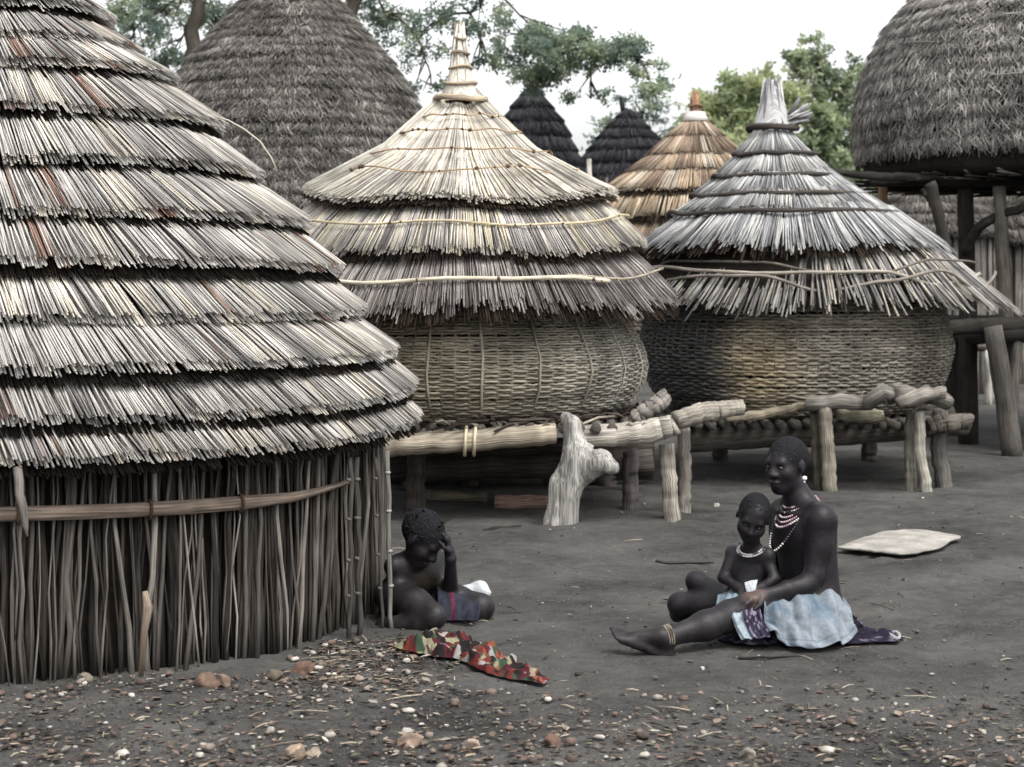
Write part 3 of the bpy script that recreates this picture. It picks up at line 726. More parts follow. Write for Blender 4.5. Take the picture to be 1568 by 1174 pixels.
def hoop3(r, z, tr, col, ox, t0=A0 - math.pi, t1=A0 + math.pi, wob=0.02, zm=None, seed=3):
    mb = MB(); mb.tubes(ring_path(cx + ox, cy, r, z, t0, t1, 70, wob, zm, None, seed), tr, 6, col, rough=0.08); mb.build('hoop', M_STICK, gran3, True)
hoop3(0.325, 2.49, 0.017, (0.06, 0.052, 0.047), -0.155, wob=0.008); hoop3(0.495, 2.315, 0.017, (0.065, 0.056, 0.05), -0.15, wob=0.010); hoop3(0.70, 2.165, 0.017, (0.07, 0.06, 0.052), -0.12, wob=0.010); hoop3(0.905, 2.025, 0.018, (0.065, 0.057, 0.05), -0.09, wob=0.012)
tilt = lambda k: (lambda th: k * np.cos(th - A0 - 1.4))
hoop3(1.33, 1.545, 0.014, (0.34, 0.31, 0.26), 0.12, A0 - 1.5, A0 + 1.5, 0.04, tilt(-0.03), 8)
hoop3(1.38, 1.49, 0.013, (0.25, 0.22, 0.19), 0.14, A0 - 1.45, A0 + 1.65, 0.05, tilt(0.02), 13)
hoop3(1.30, 1.60, 0.010, (0.15, 0.13, 0.11), 0.12, A0 - 1.3, A0 + 1.2, 0.04, tilt(0.01), 17)
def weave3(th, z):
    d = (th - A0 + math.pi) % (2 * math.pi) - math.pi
    dark = 1 / (1 + np.exp((d + 0.46 + 0.05 * np.sin(z * 40)) * 24))          # darker, bluish weave on the left flank
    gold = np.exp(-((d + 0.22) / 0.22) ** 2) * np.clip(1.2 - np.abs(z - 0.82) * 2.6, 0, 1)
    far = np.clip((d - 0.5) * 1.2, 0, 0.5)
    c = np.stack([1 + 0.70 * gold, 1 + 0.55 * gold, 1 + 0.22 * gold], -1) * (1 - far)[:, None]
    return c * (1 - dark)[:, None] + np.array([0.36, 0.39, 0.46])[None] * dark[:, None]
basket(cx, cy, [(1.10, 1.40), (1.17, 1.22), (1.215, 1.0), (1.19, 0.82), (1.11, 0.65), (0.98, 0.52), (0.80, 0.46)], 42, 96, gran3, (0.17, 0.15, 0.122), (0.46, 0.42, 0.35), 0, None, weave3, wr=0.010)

plat3 = thing('granary_platform', 'knobbly pole platform on paired crooked posts, carrying the silver grey granary', 'platform', (cx, cy, 0))
log('log', [P(1236, 618, 13.6), P(1290, 612, 13.55), P(1330, 614, 13.5), P(1362, 598, 13.5), P(1400, 604, 13.5), P(1425, 606, 13.55), P(1452, 616, 13.6)], [0.055, 0.062, 0.05, 0.07, 0.055, 0.06, 0.05], (0.19, 0.175, 0.155), plat3, 18, 0.18, 10, 0.016)
log('log', [P(1375, 620, 13.4), P(1410, 604, 13.4), P(1448, 602, 13.4)], [0.05, 0.055, 0.045], (0.22, 0.2, 0.175), plat3, 10, 0.15)
log('log', [P(1280, 632, 13.7), P(1320, 636, 13.7), P(1352, 636, 13.7)], [0.05, 0.06, 0.045], (0.25, 0.235, 0.17), plat3, 10, 0.15)
log('log', [P(1040, 676, 14.2), P(1160, 668, 14.1), P(1290, 664, 14.1), P(1480, 648, 14.2)], [0.09, 0.09, 0.085, 0.085], (0.09, 0.08, 0.07), plat3)
log('log', [P(1050, 655, 14.6), P(1200, 650, 14.5), P(1450, 640, 14.6)], [0.07, 0.07, 0.065], (0.13, 0.115, 0.1), plat3)
log('log', [P(1060, 645, 16.0), P(1300, 640, 16.0), P(1460, 636, 16.0)], [0.08, 0.08, 0.08], DARKW, plat3)
log('log', [P(1110, 640, 13.7), P(1170, 634, 13.7), P(1240, 620, 13.65)], [0.03, 0.035, 0.03], (0.22, 0.19, 0.14), plat3)
log('log', [P(1420, 655, 13.7), P(1450, 648, 13.7), P(1487, 644, 13.7)], [0.06, 0.065, 0.05], (0.12, 0.105, 0.09), plat3)
for k in range(22):  # deck poles set close here too, for a darker underside
    xx = -1.08 + k * 0.102
    log('cross_pole', [(cx + xx, 13.75, 0.46), (cx + xx + 0.03, 15.0, 0.45), (cx + xx, 16.2, 0.46)], [0.035, 0.04, 0.035], (0.09, 0.08, 0.07), plat3, 8, 0.1, 7)
post(plat3, 1262, 625, 1270, 755, 13.55, 0.048, (0.23, 0.205, 0.165)); post(plat3, 1247, 628, 1256, 748, 13.65, 0.035, (0.10, 0.088, 0.07))
post(plat3, 1394, 628, 1396, 745, 13.6, 0.038, (0.21, 0.195, 0.165)); post(plat3, 1407, 630, 1422, 750, 13.5, 0.036, (0.32, 0.30, 0.255))
post(plat3, 1440, 625, 1448, 738, 13.8, 0.05, (0.12, 0.11, 0.10)); post(plat3, 1103, 650, 1104, 700, 15.9, 0.06, DARKW); post(plat3, 1330, 650, 1330, 700, 16.1, 0.06, DARKW)

# ------------------------------------------------------------------ orange granary behind
cx, cy = P(1065, 430, 20.0)[:2]; A0 = azc(cx, cy)
gran4 = thing('granary', 'orange brown granary roof showing behind the silver grey granary', 'granary', (cx, cy, 0.6))
PAL4 = [(0.4, (0.36, 0.275, 0.195)), (0.25, (0.25, 0.19, 0.145)), (0.15, (0.48, 0.42, 0.34)), (0.2, (0.18, 0.135, 0.10))]
tier(cx, cy, 0.08, 3.20, 0.32, 2.98, 160, 0.02, PAL4, gran4, thick=0.02, ragged=0.01, fringe_len=0.02, bulge=-0.01)
tier(cx, cy, 0.26, 3.02, 0.52, 2.78, 240, 0.02, PAL4, gran4, thick=0.03, ragged=0.01, fringe_len=0.02, bulge=0)
tier(cx, cy, 0.44, 2.83, 0.74, 2.60, 300, 0.02, PAL4, gran4, thick=0.03, ragged=0.012, fringe_len=0.02, bulge=0)
tier(cx, cy, 0.64, 2.66, 1.0, 2.39, 380, 0.02, PAL4, gran4, thick=0.04, ragged=0.02, fringe_len=0.04, bulge=0)
tier(cx, cy, 0.84, 2.44, 1.16, 2.12, 420, 0.02, [(0.5, (0.42, 0.32, 0.22)), (0.3, (0.52, 0.44, 0.33)), (0.2, (0.28, 0.21, 0.155))], gran4, thick=0.04, ragged=0.02, fringe_len=0.04, bulge=0.03)
tier(cx, cy, 1.00, 2.16, 1.36, 1.70, 480, 0.02, PAL4, gran4, thick=0.04, ragged=0.03, fringe_len=0.04, bulge=0.03)
mb = MB(); mb.lathe(cx, cy, [(0.02, 3.1), (0.5, 2.7), (1.0, 2.1), (1.2, 1.7), (0.9, 1.8)], 40, (0.03, 0.022, 0.016)); mb.build('roof_core', M_CORE, gran4, True)
fo = granary_finial(gran4, cx, cy, 3.16, 3.50, 0.075, 0.045, [(1, (0.30, 0.17, 0.11))], [(0.5, 0.07, 0.012)], (0.3, 0.18, 0.12), 40, 0.02)
mb = MB(); mb.lathe(cx, cy, [(0.10, 3.27), (0.115, 3.23), (0.15, 3.17), (0.12, 3.165)], 24, (0.62, 0.58, 0.54)); mb.build('white_collar', M_CLOTH, gran4, True)
basket(cx, cy, [(1.0, 1.8), (1.08, 1.4), (1.05, 1.0), (0.9, 0.7)], 24, 50, gran4, (0.16, 0.13, 0.10), (0.36, 0.31, 0.24))
plat4 = thing('granary_platform', 'plain log platform under the orange brown granary, hidden behind the nearer granaries', 'platform', (cx, cy, 0))
for dx in (-0.7, 0.7):
    for dy in (-0.7, 0.7): log('post', [(cx + dx, cy + dy, 0.66), (cx + dx, cy + dy, -0.05)], [0.06, 0.07], GREYW, plat4, 6)
for dy in (-0.7, 0, 0.7): log('log', [(cx - 1.1, cy + dy, 0.66), (cx + 1.1, cy + dy, 0.66)], [0.06, 0.06], GREYW, plat4, 6)

# ------------------------------------------------------------------ big thatched huts behind
def shaggy_roof(parent, cx, cy, prof, nt_, n_per_m, wid, pal, mat=M_OLDTHATCH, thick=0.05, ragged=0.04, fringe=(0.03, 0.027, 0.025), seed=0, half=None):
    prof = np.asarray(prof, float); L = np.concatenate([[0], np.cumsum(np.linalg.norm(np.diff(prof, axis=0), axis=1))])
    at = lambda s: np.array([np.interp(s, L, prof[:, 0]), np.interp(s, L, prof[:, 1])])
    ss = np.linspace(0, L[-1], nt_ + 1)
    for k in range(nt_):
        a = at(max(0, ss[k] - 0.05)); b = at(ss[k + 1])
        tier(cx, cy, max(a[0] - 0.03, 0.01), a[1], b[0], b[1], max(40, int(n_per_m * 2.8 * 2 * math.pi * b[0])), wid * 0.42, pal, parent, mat, thick * 0.75, ragged, 2,
             fringe=np.array(fringe) * 2.6, fringe_len=0.02, bundle=2, splay=0.03 + 0.05 / max(0.4, b[0]), bulge=0.0, zmod=smooth_noise(300 + seed + k, 0.02, 7), rmod=lambda t, f=smooth_noise(500 + seed + k, 0.006, 9): 1 + f(t))
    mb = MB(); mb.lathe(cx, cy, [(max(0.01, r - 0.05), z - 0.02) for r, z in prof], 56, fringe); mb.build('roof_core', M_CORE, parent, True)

cx, cy = P(445, 430, 20.0)[:2]
hutC = thing('thatched_hut', 'tall dark grey thatched cone roof rising behind the nearest hut', 'hut', (cx, cy, 0))
PALC = [(0.5, (0.20, 0.184, 0.168)), (0.3, (0.135, 0.124, 0.115)), (0.2, (0.31, 0.285, 0.26))]
shaggy_roof(hutC, cx, cy, [(0.03, 4.95), (0.25, 4.78), (0.52, 4.40), (1.12, 3.70), (1.38, 3.25), (1.72, 2.60), (1.98, 2.05)], 26, 44, 0.024, PALC, thick=0.045, ragged=0.035, seed=1)
mb = MB(); p, ra, c = wall_sticks(260, 1.55, 0.01, 2.3, (0.05, 0.045, 0.04), (0.14, 0.12, 0.11), 0.022, 0.01); mb.tubes(p, ra, 6, c); mb.build('stick_wall', M_STICK, hutC, True)
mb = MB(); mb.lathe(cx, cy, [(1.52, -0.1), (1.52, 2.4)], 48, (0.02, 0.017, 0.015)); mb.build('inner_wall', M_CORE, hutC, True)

for (px, d, apex, prof, lab, seed) in (
        (815, 30.0, None, [(0.03, 4.58), (0.16, 4.45), (0.20, 4.36), (0.48, 4.0), (0.92, 3.05), (1.35, 2.05), (1.55, 1.6)], 'black steep pointed thatch roof, left one of the dark distant pair', 40),
        (962, 31.0, None, [(0.03, 4.28), (0.12, 4.20), (0.66, 3.62), (0.88, 3.2), (1.30, 2.3), (1.6, 1.65)], 'black blunt thatch roof with a short spike, right one of the dark distant pair', 70)):
    cx, cy = P(px, 430, d)[:2]
    h = thing('thatched_hut', lab, 'hut', (cx, cy, 0))
    PALK = [(0.6, (0.045, 0.044, 0.050)), (0.3, (0.03, 0.03, 0.035)), (0.1, (0.08, 0.077, 0.08))]
    shaggy_roof(h, cx, cy, prof, 13, 26, 0.035, PALK, thick=0.05, ragged=0.012, fringe=(0.008, 0.008, 0.009), seed=seed)
    mb = MB(); p, ra, c = wall_sticks(150, 1.15, 0.01, 1.9, (0.03, 0.028, 0.026), (0.09, 0.08, 0.07), 0.03, 0.01); mb.tubes(p, ra, 6, c); mb.build('stick_wall', M_STICK, h, True)
    mb = MB(); mb.lathe(cx, cy, [(1.12, -0.1), (1.12, 2.0)], 40, (0.02, 0.018, 0.016)); mb.build('inner_wall', M_CORE, h, True)
    if seed == 70:
        mb = MB(); mb.tubes(np.array([(cx - 0.07, cy, 4.2), (cx - 0.10, cy, 4.35), (cx - 0.14, cy, 4.52)]), [0.05, 0.04, 0.012], 7, (0.02, 0.02, 0.023)); mb.build('spike', M_STICK, h, True)
for (x0, y0, x1, lab, d, r, c) in ((902, 243, 912, 'pale leaning pole standing in front of the dark thatch roofs', 22.0, 0.035, (0.42, 0.39, 0.35)),
                                (929, 272, 931, 'thin dark stake standing right of the pale leaning pole', 22.3, 0.02, (0.10, 0.09, 0.085))):
    a = P(x0, y0, d); b = P(x1, 430, d); b[2] = -0.05
    o = log('pole', [a, (a + b) / 2, b], [r * 0.8, r, r * 1.2], c, None, 9, 0.05); tag(o, lab, 'pole')

# ------------------------------------------------------------------ raised shelter at right
cx, cy = P(1648, 430, 18.6)[:2]
shel = thing('raised_shelter', 'big grey thatched shelter on tall posts at the right edge', 'shelter', (cx, cy, 0))
PALE_ = [(0.5, (0.38, 0.36, 0.335)), (0.3, (0.29, 0.275, 0.255)), (0.2, (0.46, 0.435, 0.405))]
sh_prof = [(0.05, 5.6), (0.7, 5.1), (1.57, 4.25), (1.86, 3.9), (2.02, 3.58), (2.11, 3.2), (2.12, 2.9), (2.08, 2.66)]
shaggy_roof(shel, cx, cy, sh_prof, 26, 40, 0.026, PALE_, thick=0.06, ragged=0.04, seed=120)
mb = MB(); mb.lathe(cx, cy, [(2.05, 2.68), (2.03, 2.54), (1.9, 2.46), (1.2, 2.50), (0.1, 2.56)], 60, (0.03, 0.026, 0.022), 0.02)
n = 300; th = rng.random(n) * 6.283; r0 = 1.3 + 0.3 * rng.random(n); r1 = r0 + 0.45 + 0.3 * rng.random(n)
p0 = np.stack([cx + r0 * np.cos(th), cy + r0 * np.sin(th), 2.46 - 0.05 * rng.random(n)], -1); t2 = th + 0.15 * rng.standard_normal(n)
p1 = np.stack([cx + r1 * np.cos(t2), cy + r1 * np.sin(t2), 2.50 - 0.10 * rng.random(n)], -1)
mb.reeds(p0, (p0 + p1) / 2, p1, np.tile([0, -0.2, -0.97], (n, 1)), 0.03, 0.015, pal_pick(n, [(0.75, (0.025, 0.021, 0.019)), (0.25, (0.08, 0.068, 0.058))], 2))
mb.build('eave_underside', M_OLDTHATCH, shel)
# loose straw and poles lying on the roof
for k in range(26):
    t = azc(cx, cy) - 0.9 + 1.2 * rng.random(); s = rng.random() * 0.55; i = 1 + s * 5
    rr = np.interp(i + 1, np.arange(len(sh_prof)), [q[0] for q in sh_prof]) + 0.08; z = np.interp(i + 1, np.arange(len(sh_prof)), [q[1] for q in sh_prof])
    dl = 0.05 + 0.1 * rng.random(); tt = np.linspace(t, t + dl, 4); zz = z + (0.06 * rng.standard_normal()) * np.linspace(0, 1, 4)
    mb = MB(); mb.tubes(np.stack([cx + rr * np.cos(tt), cy + rr * np.sin(tt), zz], -1), 0.005, 5, np.array([0.30, 0.28, 0.25]) * (0.6 + 0.7 * rng.random()))
    mb.build('loose_straw', M_STICK, shel)
DK = (0.028, 0.025, 0.022)
log('beam', [P(1272, 262, 17.6), P(1340, 270, 17.6), P(1420, 272, 17.5), P(1600, 274, 17.4)], [0.03, 0.04, 0.04, 0.04], DK, shel)
log('beam', [P(1335, 280, 17.8), P(1460, 276, 17.5), P(1600, 280, 17.4)], [0.04, 0.05, 0.05], DK, shel)
log('brace', [P(1424, 280, 17.0), P(1440, 340, 17.0), P(1452, 400, 17.0), P(1476, 470, 17.0)], [0.055, 0.05, 0.05, 0.05], (0.04, 0.035, 0.03), shel)
for (x0, y0, x1, y1, d, r, c) in ((1478, 285, 1483, 690, 17.6, 0.085, DK), (1352, 285, 1362, 690, 18.0, 0.05, (0.17, 0.10, 0.065)), (1530, 285, 1552, 690, 17.2, 0.07, (0.10, 0.09, 0.075)),
                               (1520, 500, 1552, 690, 16.6, 0.085, (0.085, 0.077, 0.068)), (1462, 505, 1458, 640, 18.6, 0.11, DK), (1600, 285, 1600, 690, 17.0, 0.08, DK), (1700, 285, 1700, 690, 17.4, 0.08, DK), (1560, 500, 1548, 690, 17.0, 0.05, (0.11, 0.1, 0.085))):
    a = P(x0, y0, d); b = P(x1, y1, d); b[2] = -0.06
    log('post', [a, (a + b) / 2 + np.array([0.03 * rng.standard_normal(), 0, 0]), b], [r * 0.85, r, r * 1.1], c, shel, 10)
for yy in (498, 512):
    log('beam', [P(1440, yy + 6, 17.0 + (yy - 498) * 0.1), P(1520, yy, 17.0), P(1700, yy, 17.0)], [0.07, 0.075, 0.07], DK, shel)
mb = MB()
for k in range(16):
    x = cx - 1.15 + k * 0.17
    mb.tubes(np.array([(x, 17.0, 1.10), (x + 0.02, 18.5, 1.11), (x, 20.0, 1.10)]), 0.05, 7, np.array(DK) * (0.8 + 0.5 * rng.random()), rough=0.1)
mb.build('floor_poles', M_WOOD, shel, True)
log('branch', [P(1476, 385, 17.5), P(1500, 345, 17.3), P(1530, 330, 17.2), P(1568, 318, 17.1)], [0.05, 0.045, 0.04, 0.04], DK, shel)
log('branch', [P(1440, 330, 17.2), P(1425, 310, 17.2), P(1412, 290, 17.2)], [0.03, 0.025, 0.02], DK, shel)

# ------------------------------------------------------------------ things seen under the shelter
cx, cy = P(1425, 430, 26.0)[:2]
hF = thing('thatched_hut', 'low grey thatched hut seen between the posts of the raised shelter', 'hut', (cx, cy, 0))
shaggy_roof(hF, cx, cy, [(0.03, 3.0), (0.3, 2.85), (0.75, 2.45), (1.1, 2.1)], 7, 36, 0.03, [(0.6, (0.17, 0.155, 0.14)), (0.4, (0.11, 0.10, 0.092))], ragged=0.03, seed=160)
mb = MB(); p, ra, c = wall_sticks(130, 0.95, 0.01, 2.15, (0.12, 0.11, 0.10), (0.24, 0.22, 0.2), 0.03, 0.01); mb.tubes(p, ra, 6, c); mb.build('stick_wall', M_STICK, hF, True)
mb = MB(); mb.lathe(cx, cy, [(0.92, -0.1), (0.92, 2.2)], 40, (0.12, 0.11, 0.1)); mb.build('inner_wall', M_CORE, hF, True)
cx, cy = P(1530, 430, 29.0)[:2]
hG = thing('thatched_hut', 'distant pale walled hut behind the right hand shelter posts', 'hut', (cx, cy, 0))
shaggy_roof(hG, cx, cy, [(0.03, 3.35), (0.4, 3.0), (1.0, 2.45), (1.4, 2.05)], 7, 30, 0.035, [(0.6, (0.15, 0.135, 0.12)), (0.4, (0.10, 0.09, 0.08))], ragged=0.03, seed=190)
mb = MB(); p, ra, c = wall_sticks(130, 1.1, 0.01, 2.2, (0.16, 0.145, 0.13), (0.34, 0.31, 0.28), 0.035, 0.01); mb.tubes(p, ra, 6, c); mb.build('stick_wall', M_STICK, hG, True)
mb = MB(); mb.lathe(cx, cy, [(1.06, -0.1), (1.06, 2.3)], 40, (0.1, 0.09, 0.08)); mb.build('inner_wall', M_CORE, hG, True)
pl5 = thing('drying_rack', 'low pole rack on pale legs standing under the raised shelter', 'rack', (P(1500, 430, 23)[0], 23, 0))
for x, y in ((1478, 0), (1512, 0.0), (1480, 0.7), (1520, 0.7)):
    a = P(x, 535, 23 + y); b = P(x + 2, 600, 23 + y); b[2] = -0.05; log('leg', [a, (a + b) / 2, b], [0.045, 0.045, 0.05], (0.42, 0.4, 0.36), pl5, 7)
for y in (0, 0.35, 0.7): log('pole', [P(1455, 532, 23 + y), P(1560, 530, 23 + y)], [0.05, 0.05], (0.12, 0.1, 0.09), pl5, 7)

# ================================================================== TREES
def leaf_cloud(mb, cen, rad, n, size, cols, twig=0.16):
    """n sprigs of eight small leaflets in an ellipsoid, clumped"""
    cen = np.array(cen); rad = np.array(rad)
    nc = max(4, n // 14)
    d = norm(rng.standard_normal((nc, 3))); cl = d * (rng.random((nc, 1)) ** 0.45) * rad
    ci = rng.integers(0, nc, n)
    p = cen + cl[ci] + 0.20 * rad.min() * rng.standard_normal((n, 3)) * np.array([1.2, 1.2, 0.7])
    ax = norm(rng.standard_normal((n, 3)) * np.array([1, 1, 0.6])); up = norm(np.cross(ax, rng.standard_normal((n, 3)))); sd = np.cross(ax, up)
    L = 8; V = []; 
    base = np.asarray(cols)[rng.integers(0, len(cols), nc)][ci] * (0.75 + 0.5 * rng.random((n, 1)))
    for k in range(L):
        o = p + ax * (twig * (k // 2) / (L / 2))[..., None] if False else p + ax * twig * ((k // 2) / (L / 2))
        sgn = 1 if k % 2 else -1
        dr = norm(sd * sgn + 0.5 * ax + 0.35 * rng.standard_normal((n, 3)))
        wd = norm(np.cross(dr, up + 0.5 * rng.standard_normal((n, 3))))
        s_ = size * (0.7 + 0.6 * rng.random((n, 1)))
        V.append(np.stack([o, o + dr * s_ * 0.5 + wd * s_ * 0.28, o + dr * s_, o + dr * s_ * 0.5 - wd * s_ * 0.28], 1))
    V = np.stack(V, 1)                                      # n, L, 4, 3
    m = n * L
    f = np.arange(m * 4).reshape(m, 4)
    mb.add(V.reshape(-1, 3), f, None, np.repeat(base, L * 4, 0))

def limb(mb, a, b, r0, r1, n=9, wob=0.05, col=(0.07, 0.06, 0.05), sag=0.0):
    a = np.array(a); b = np.array(b); t = np.linspace(0, 1, n)[:, None]
    p = a * (1 - t) + b * t; L = np.linalg.norm(b - a)
    p[1:-1] += wob * L * 0.3 * rng.standard_normal((n - 2, 3)); p[:, 2] += sag * L * (4 * t * (1 - t))[:, 0]
    for _ in range(2): p[1:-1] = (p[:-2] + 2 * p[1:-1] + p[2:]) / 4
    mb.tubes(p, np.linspace(r0, r1, n)[None], 7, col, rough=0.06)
    return p

LEAFK = 1.35
def tree(name, label, cat, base, trunk, clumps, cols, size, trunk_r=0.22, twig=0.16, bark=(0.07, 0.06, 0.05), group=None):
    """trunk: points; clumps: (px, py, depth, rx_px, ry_px, n, limb start 0..1)"""
    base = np.array(base, float)
    t = thing(name, label, cat, base, group)
    mb = MB(); tr = np.array(trunk, float); m = len(tr)
    tt = np.linspace(0, m - 1, 16); P_ = np.stack([np.interp(tt, np.arange(m), tr[:, k]) for k in range(3)], -1)
    P_[1:-1] += 0.05 * rng.standard_normal((14, 3)); mb.tubes(P_, np.linspace(trunk_r, trunk_r * 0.45, 16)[None], 9, bark, rough=0.08)
    mc = MB()
    pool = []
    for (px, py, d, rx, ry, n, st) in clumps:
        c = P(px, py, d); r = np.array([rx / F * d, max(rx, ry) * 0.8 / F * d, ry / F * d])
        a = P_[int(st * 15)]
        if pool:                                          # fork off the nearest limb already grown
            q_ = np.concatenate(pool); dq = np.linalg.norm(q_ - c, axis=1); k_ = dq.argmin()
            if dq[k_] < np.linalg.norm(a - c): a = q_[k_]
        p = limb(mb, a, c, trunk_r * 0.13, 0.010, wob=0.10, sag=0.12, col=bark); pool.append(p[3:])
        for k in range(7):
            q = c + norm(rng.standard_normal(3)) * r * (0.5 + 0.5 * rng.random()); limb(mb, p[rng.integers(4, 9)], q, 0.014, 0.004, 6, 0.1, bark)
        leaf_cloud(mc, c, r, int(n * LEAFK), size, cols, twig)
    mb.build('trunk', M_WOOD, t, True)
    mc.build('crown', M_LEAF, t)
    return t
AC = [(0.22, 0.275, 0.215), (0.27, 0.325, 0.24), (0.14, 0.195, 0.16), (0.31, 0.365, 0.24)]
b = P(500, 430, 27.0); b[2] = 0
tree('acacia_tree', 'feathery acacia tree with a long leafy bough drooping over the middle granary roof', 'tree', b,
     [b - (0, 0, 0.2), b + (0.1, 0, 2.5), b + (0.2, -0.2, 5.0), b + (0.9, -0.3, 6.6), P(700, -40, 26.0)],
     [(860, 85, 26.0, 85, 38, 420, 1.0), (800, 60, 26.2, 55, 30, 170, 1.0), (930, 75, 26.0, 70, 26, 200, 1.0), (985, 100, 25.8, 40, 18, 46, 1.0), (830, 120, 26, 45, 22, 110, 1.0), (1000, 140, 25.6, 32, 30, 42, 1.0), (905, 150, 26.4, 40, 14, 26, 1.0),
      (720, 20, 26.4, 55, 40, 110, 0.95), (640, 60, 27, 50, 60, 105, 0.85), (590, 20, 27.4, 50, 40, 110, 0.8), (660, 130, 26.6, 45, 30, 34, 0.9), (745, 95, 26.8, 30, 35, 40, 0.95), (560, -30, 27, 120, 50, 200, 0.75), (700, -60, 26, 120, 50, 200, 0.9)],
     AC, 0.062, 0.16, 0.17)
b = P(960, 430, 38.0); b[2] = 0
tree('acacia_tree', 'thin airy tree standing behind the blunt black thatch roof', 'tree', b,
     [b - (0, 0, 0.2), b + (0, 0, 2), b + (0.2, 0, 3.6), b + (0.4, 0, 4.6)],
     [(985, 170, 38, 45, 35, 110, 0.9), (1015, 215, 38, 40, 40, 120, 0.8), (925, 200, 38, 40, 30, 60, 0.8), (950, 240, 38, 60, 30, 120, 0.7)], AC, 0.065, 0.2, 0.08)
b = P(297, 430, 31.0); b[2] = 0
tree('acacia_tree', 'dark leafy tree behind the nearest hut roof, at the left of the tall thatched cone', 'tree', b,
     [b - (0, 0, 0.2), b + (0.05, 0, 2.5), P(296, 110, 31), P(298, 30, 31), P(306, -60, 31)],
     [(250, 15, 31, 75, 32, 300, 0.9), (330, 25, 31.5, 55, 35, 230, 0.9), (200, 60, 30.5, 50, 35, 110, 0.8), (265, 80, 31, 50, 35, 110, 0.75), (240, 115, 31, 55, 30, 90, 0.7), (330, 90, 31.5, 40, 40, 110, 0.75), (180, 10, 30, 50, 30, 110, 0.9), (290, 150, 31, 40, 40, 110, 0.6), (300, -50, 31, 150, 40, 300, 1.0)],
     AC, 0.06, 0.2, 0.15)
BU = [(0.38, 0.43, 0.24), (0.45, 0.50, 0.28), (0.27, 0.32, 0.19), (0.32, 0.37, 0.21), (0.50, 0.54, 0.32)]
b = P(1130, 430, 37.0); b[2] = 0
tree('bushy_tree', 'rounded yellow green tree behind the orange brown granary roof', 'tree', b,
     [b - (0, 0, 0.2), b + (0, 0, 1.6), b + (0.1, 0, 3), b + (0.1, 0, 4)],
     [(1105, 155, 37, 52, 38, 300, 1.0), (1160, 135, 37, 52, 36, 300, 1.0), (1080, 200, 37, 40, 40, 240, 0.8), (1150, 200, 36.6, 70, 45, 480, 0.8), (1120, 260, 37, 80, 50, 480, 0.6), (1200, 160, 37.3, 40, 40, 240, 0.9), (1190, 240, 37, 50, 50, 340, 0.6)], BU, 0.10, 0.2, 0.13)
BU2 = [(0.35, 0.41, 0.26), (0.42, 0.47, 0.30), (0.27, 0.32, 0.21), (0.19, 0.235, 0.155)]
b = P(1262, 430, 38.5); b[2] = 0
tree('bushy_tree', 'taller loose crowned green tree beside the big grey thatched shelter', 'tree', b,
     [b - (0, 0, 0.2), b + (0, 0, 2), b + (-0.05, 0, 4), P(1255, 90, 38.5)],
     [(1255, 85, 38.5, 40, 30, 100, 1.0), (1235, 130, 38.5, 45, 35, 170, 0.9), (1290, 140, 38.5, 45, 40, 170, 0.85), (1262, 190, 38.2, 60, 40, 330, 0.75), (1310, 210, 38.5, 40, 45, 260, 0.7), (1250, 250, 38.5, 70, 45, 400, 0.5), (1215, 85, 38.5, 18, 14, 22, 1.0), (1310, 95, 38.5, 18, 14, 16, 0.95), (1310, 270, 38.5, 60, 40, 320, 0.4)], BU2, 0.10, 0.2, 0.13)
for (px, d, lab, w_) in ((1420, 48.0, 'low green scrub tree far behind the raised shelter', 130), (1620, 50.0, 'distant scrub tree beyond the right edge of the shelter', 140), (880, 52.0, 'distant scrub tree low behind the black thatch roofs', 150)):
    b = P(px, 430, d); b[2] = 0
    tree('scrub_tree', lab, 'tree', b, [b - (0, 0, 0.2), b + (0, 0, 1), b + (0.1, 0, 2), b + (0.1, 0, 2.6)],
         [(px - 0.4 * w_, 400, d, 0.4 * w_, 50, 300, 0.6), (px + 0.4 * w_, 395, d, 0.4 * w_, 50, 300, 0.6), (px, 370, d, 0.5 * w_, 45, 340, 0.9), (px, 430, d, 0.7 * w_, 40, 360, 0.5)], BU2, 0.10, 0.25, 0.12)

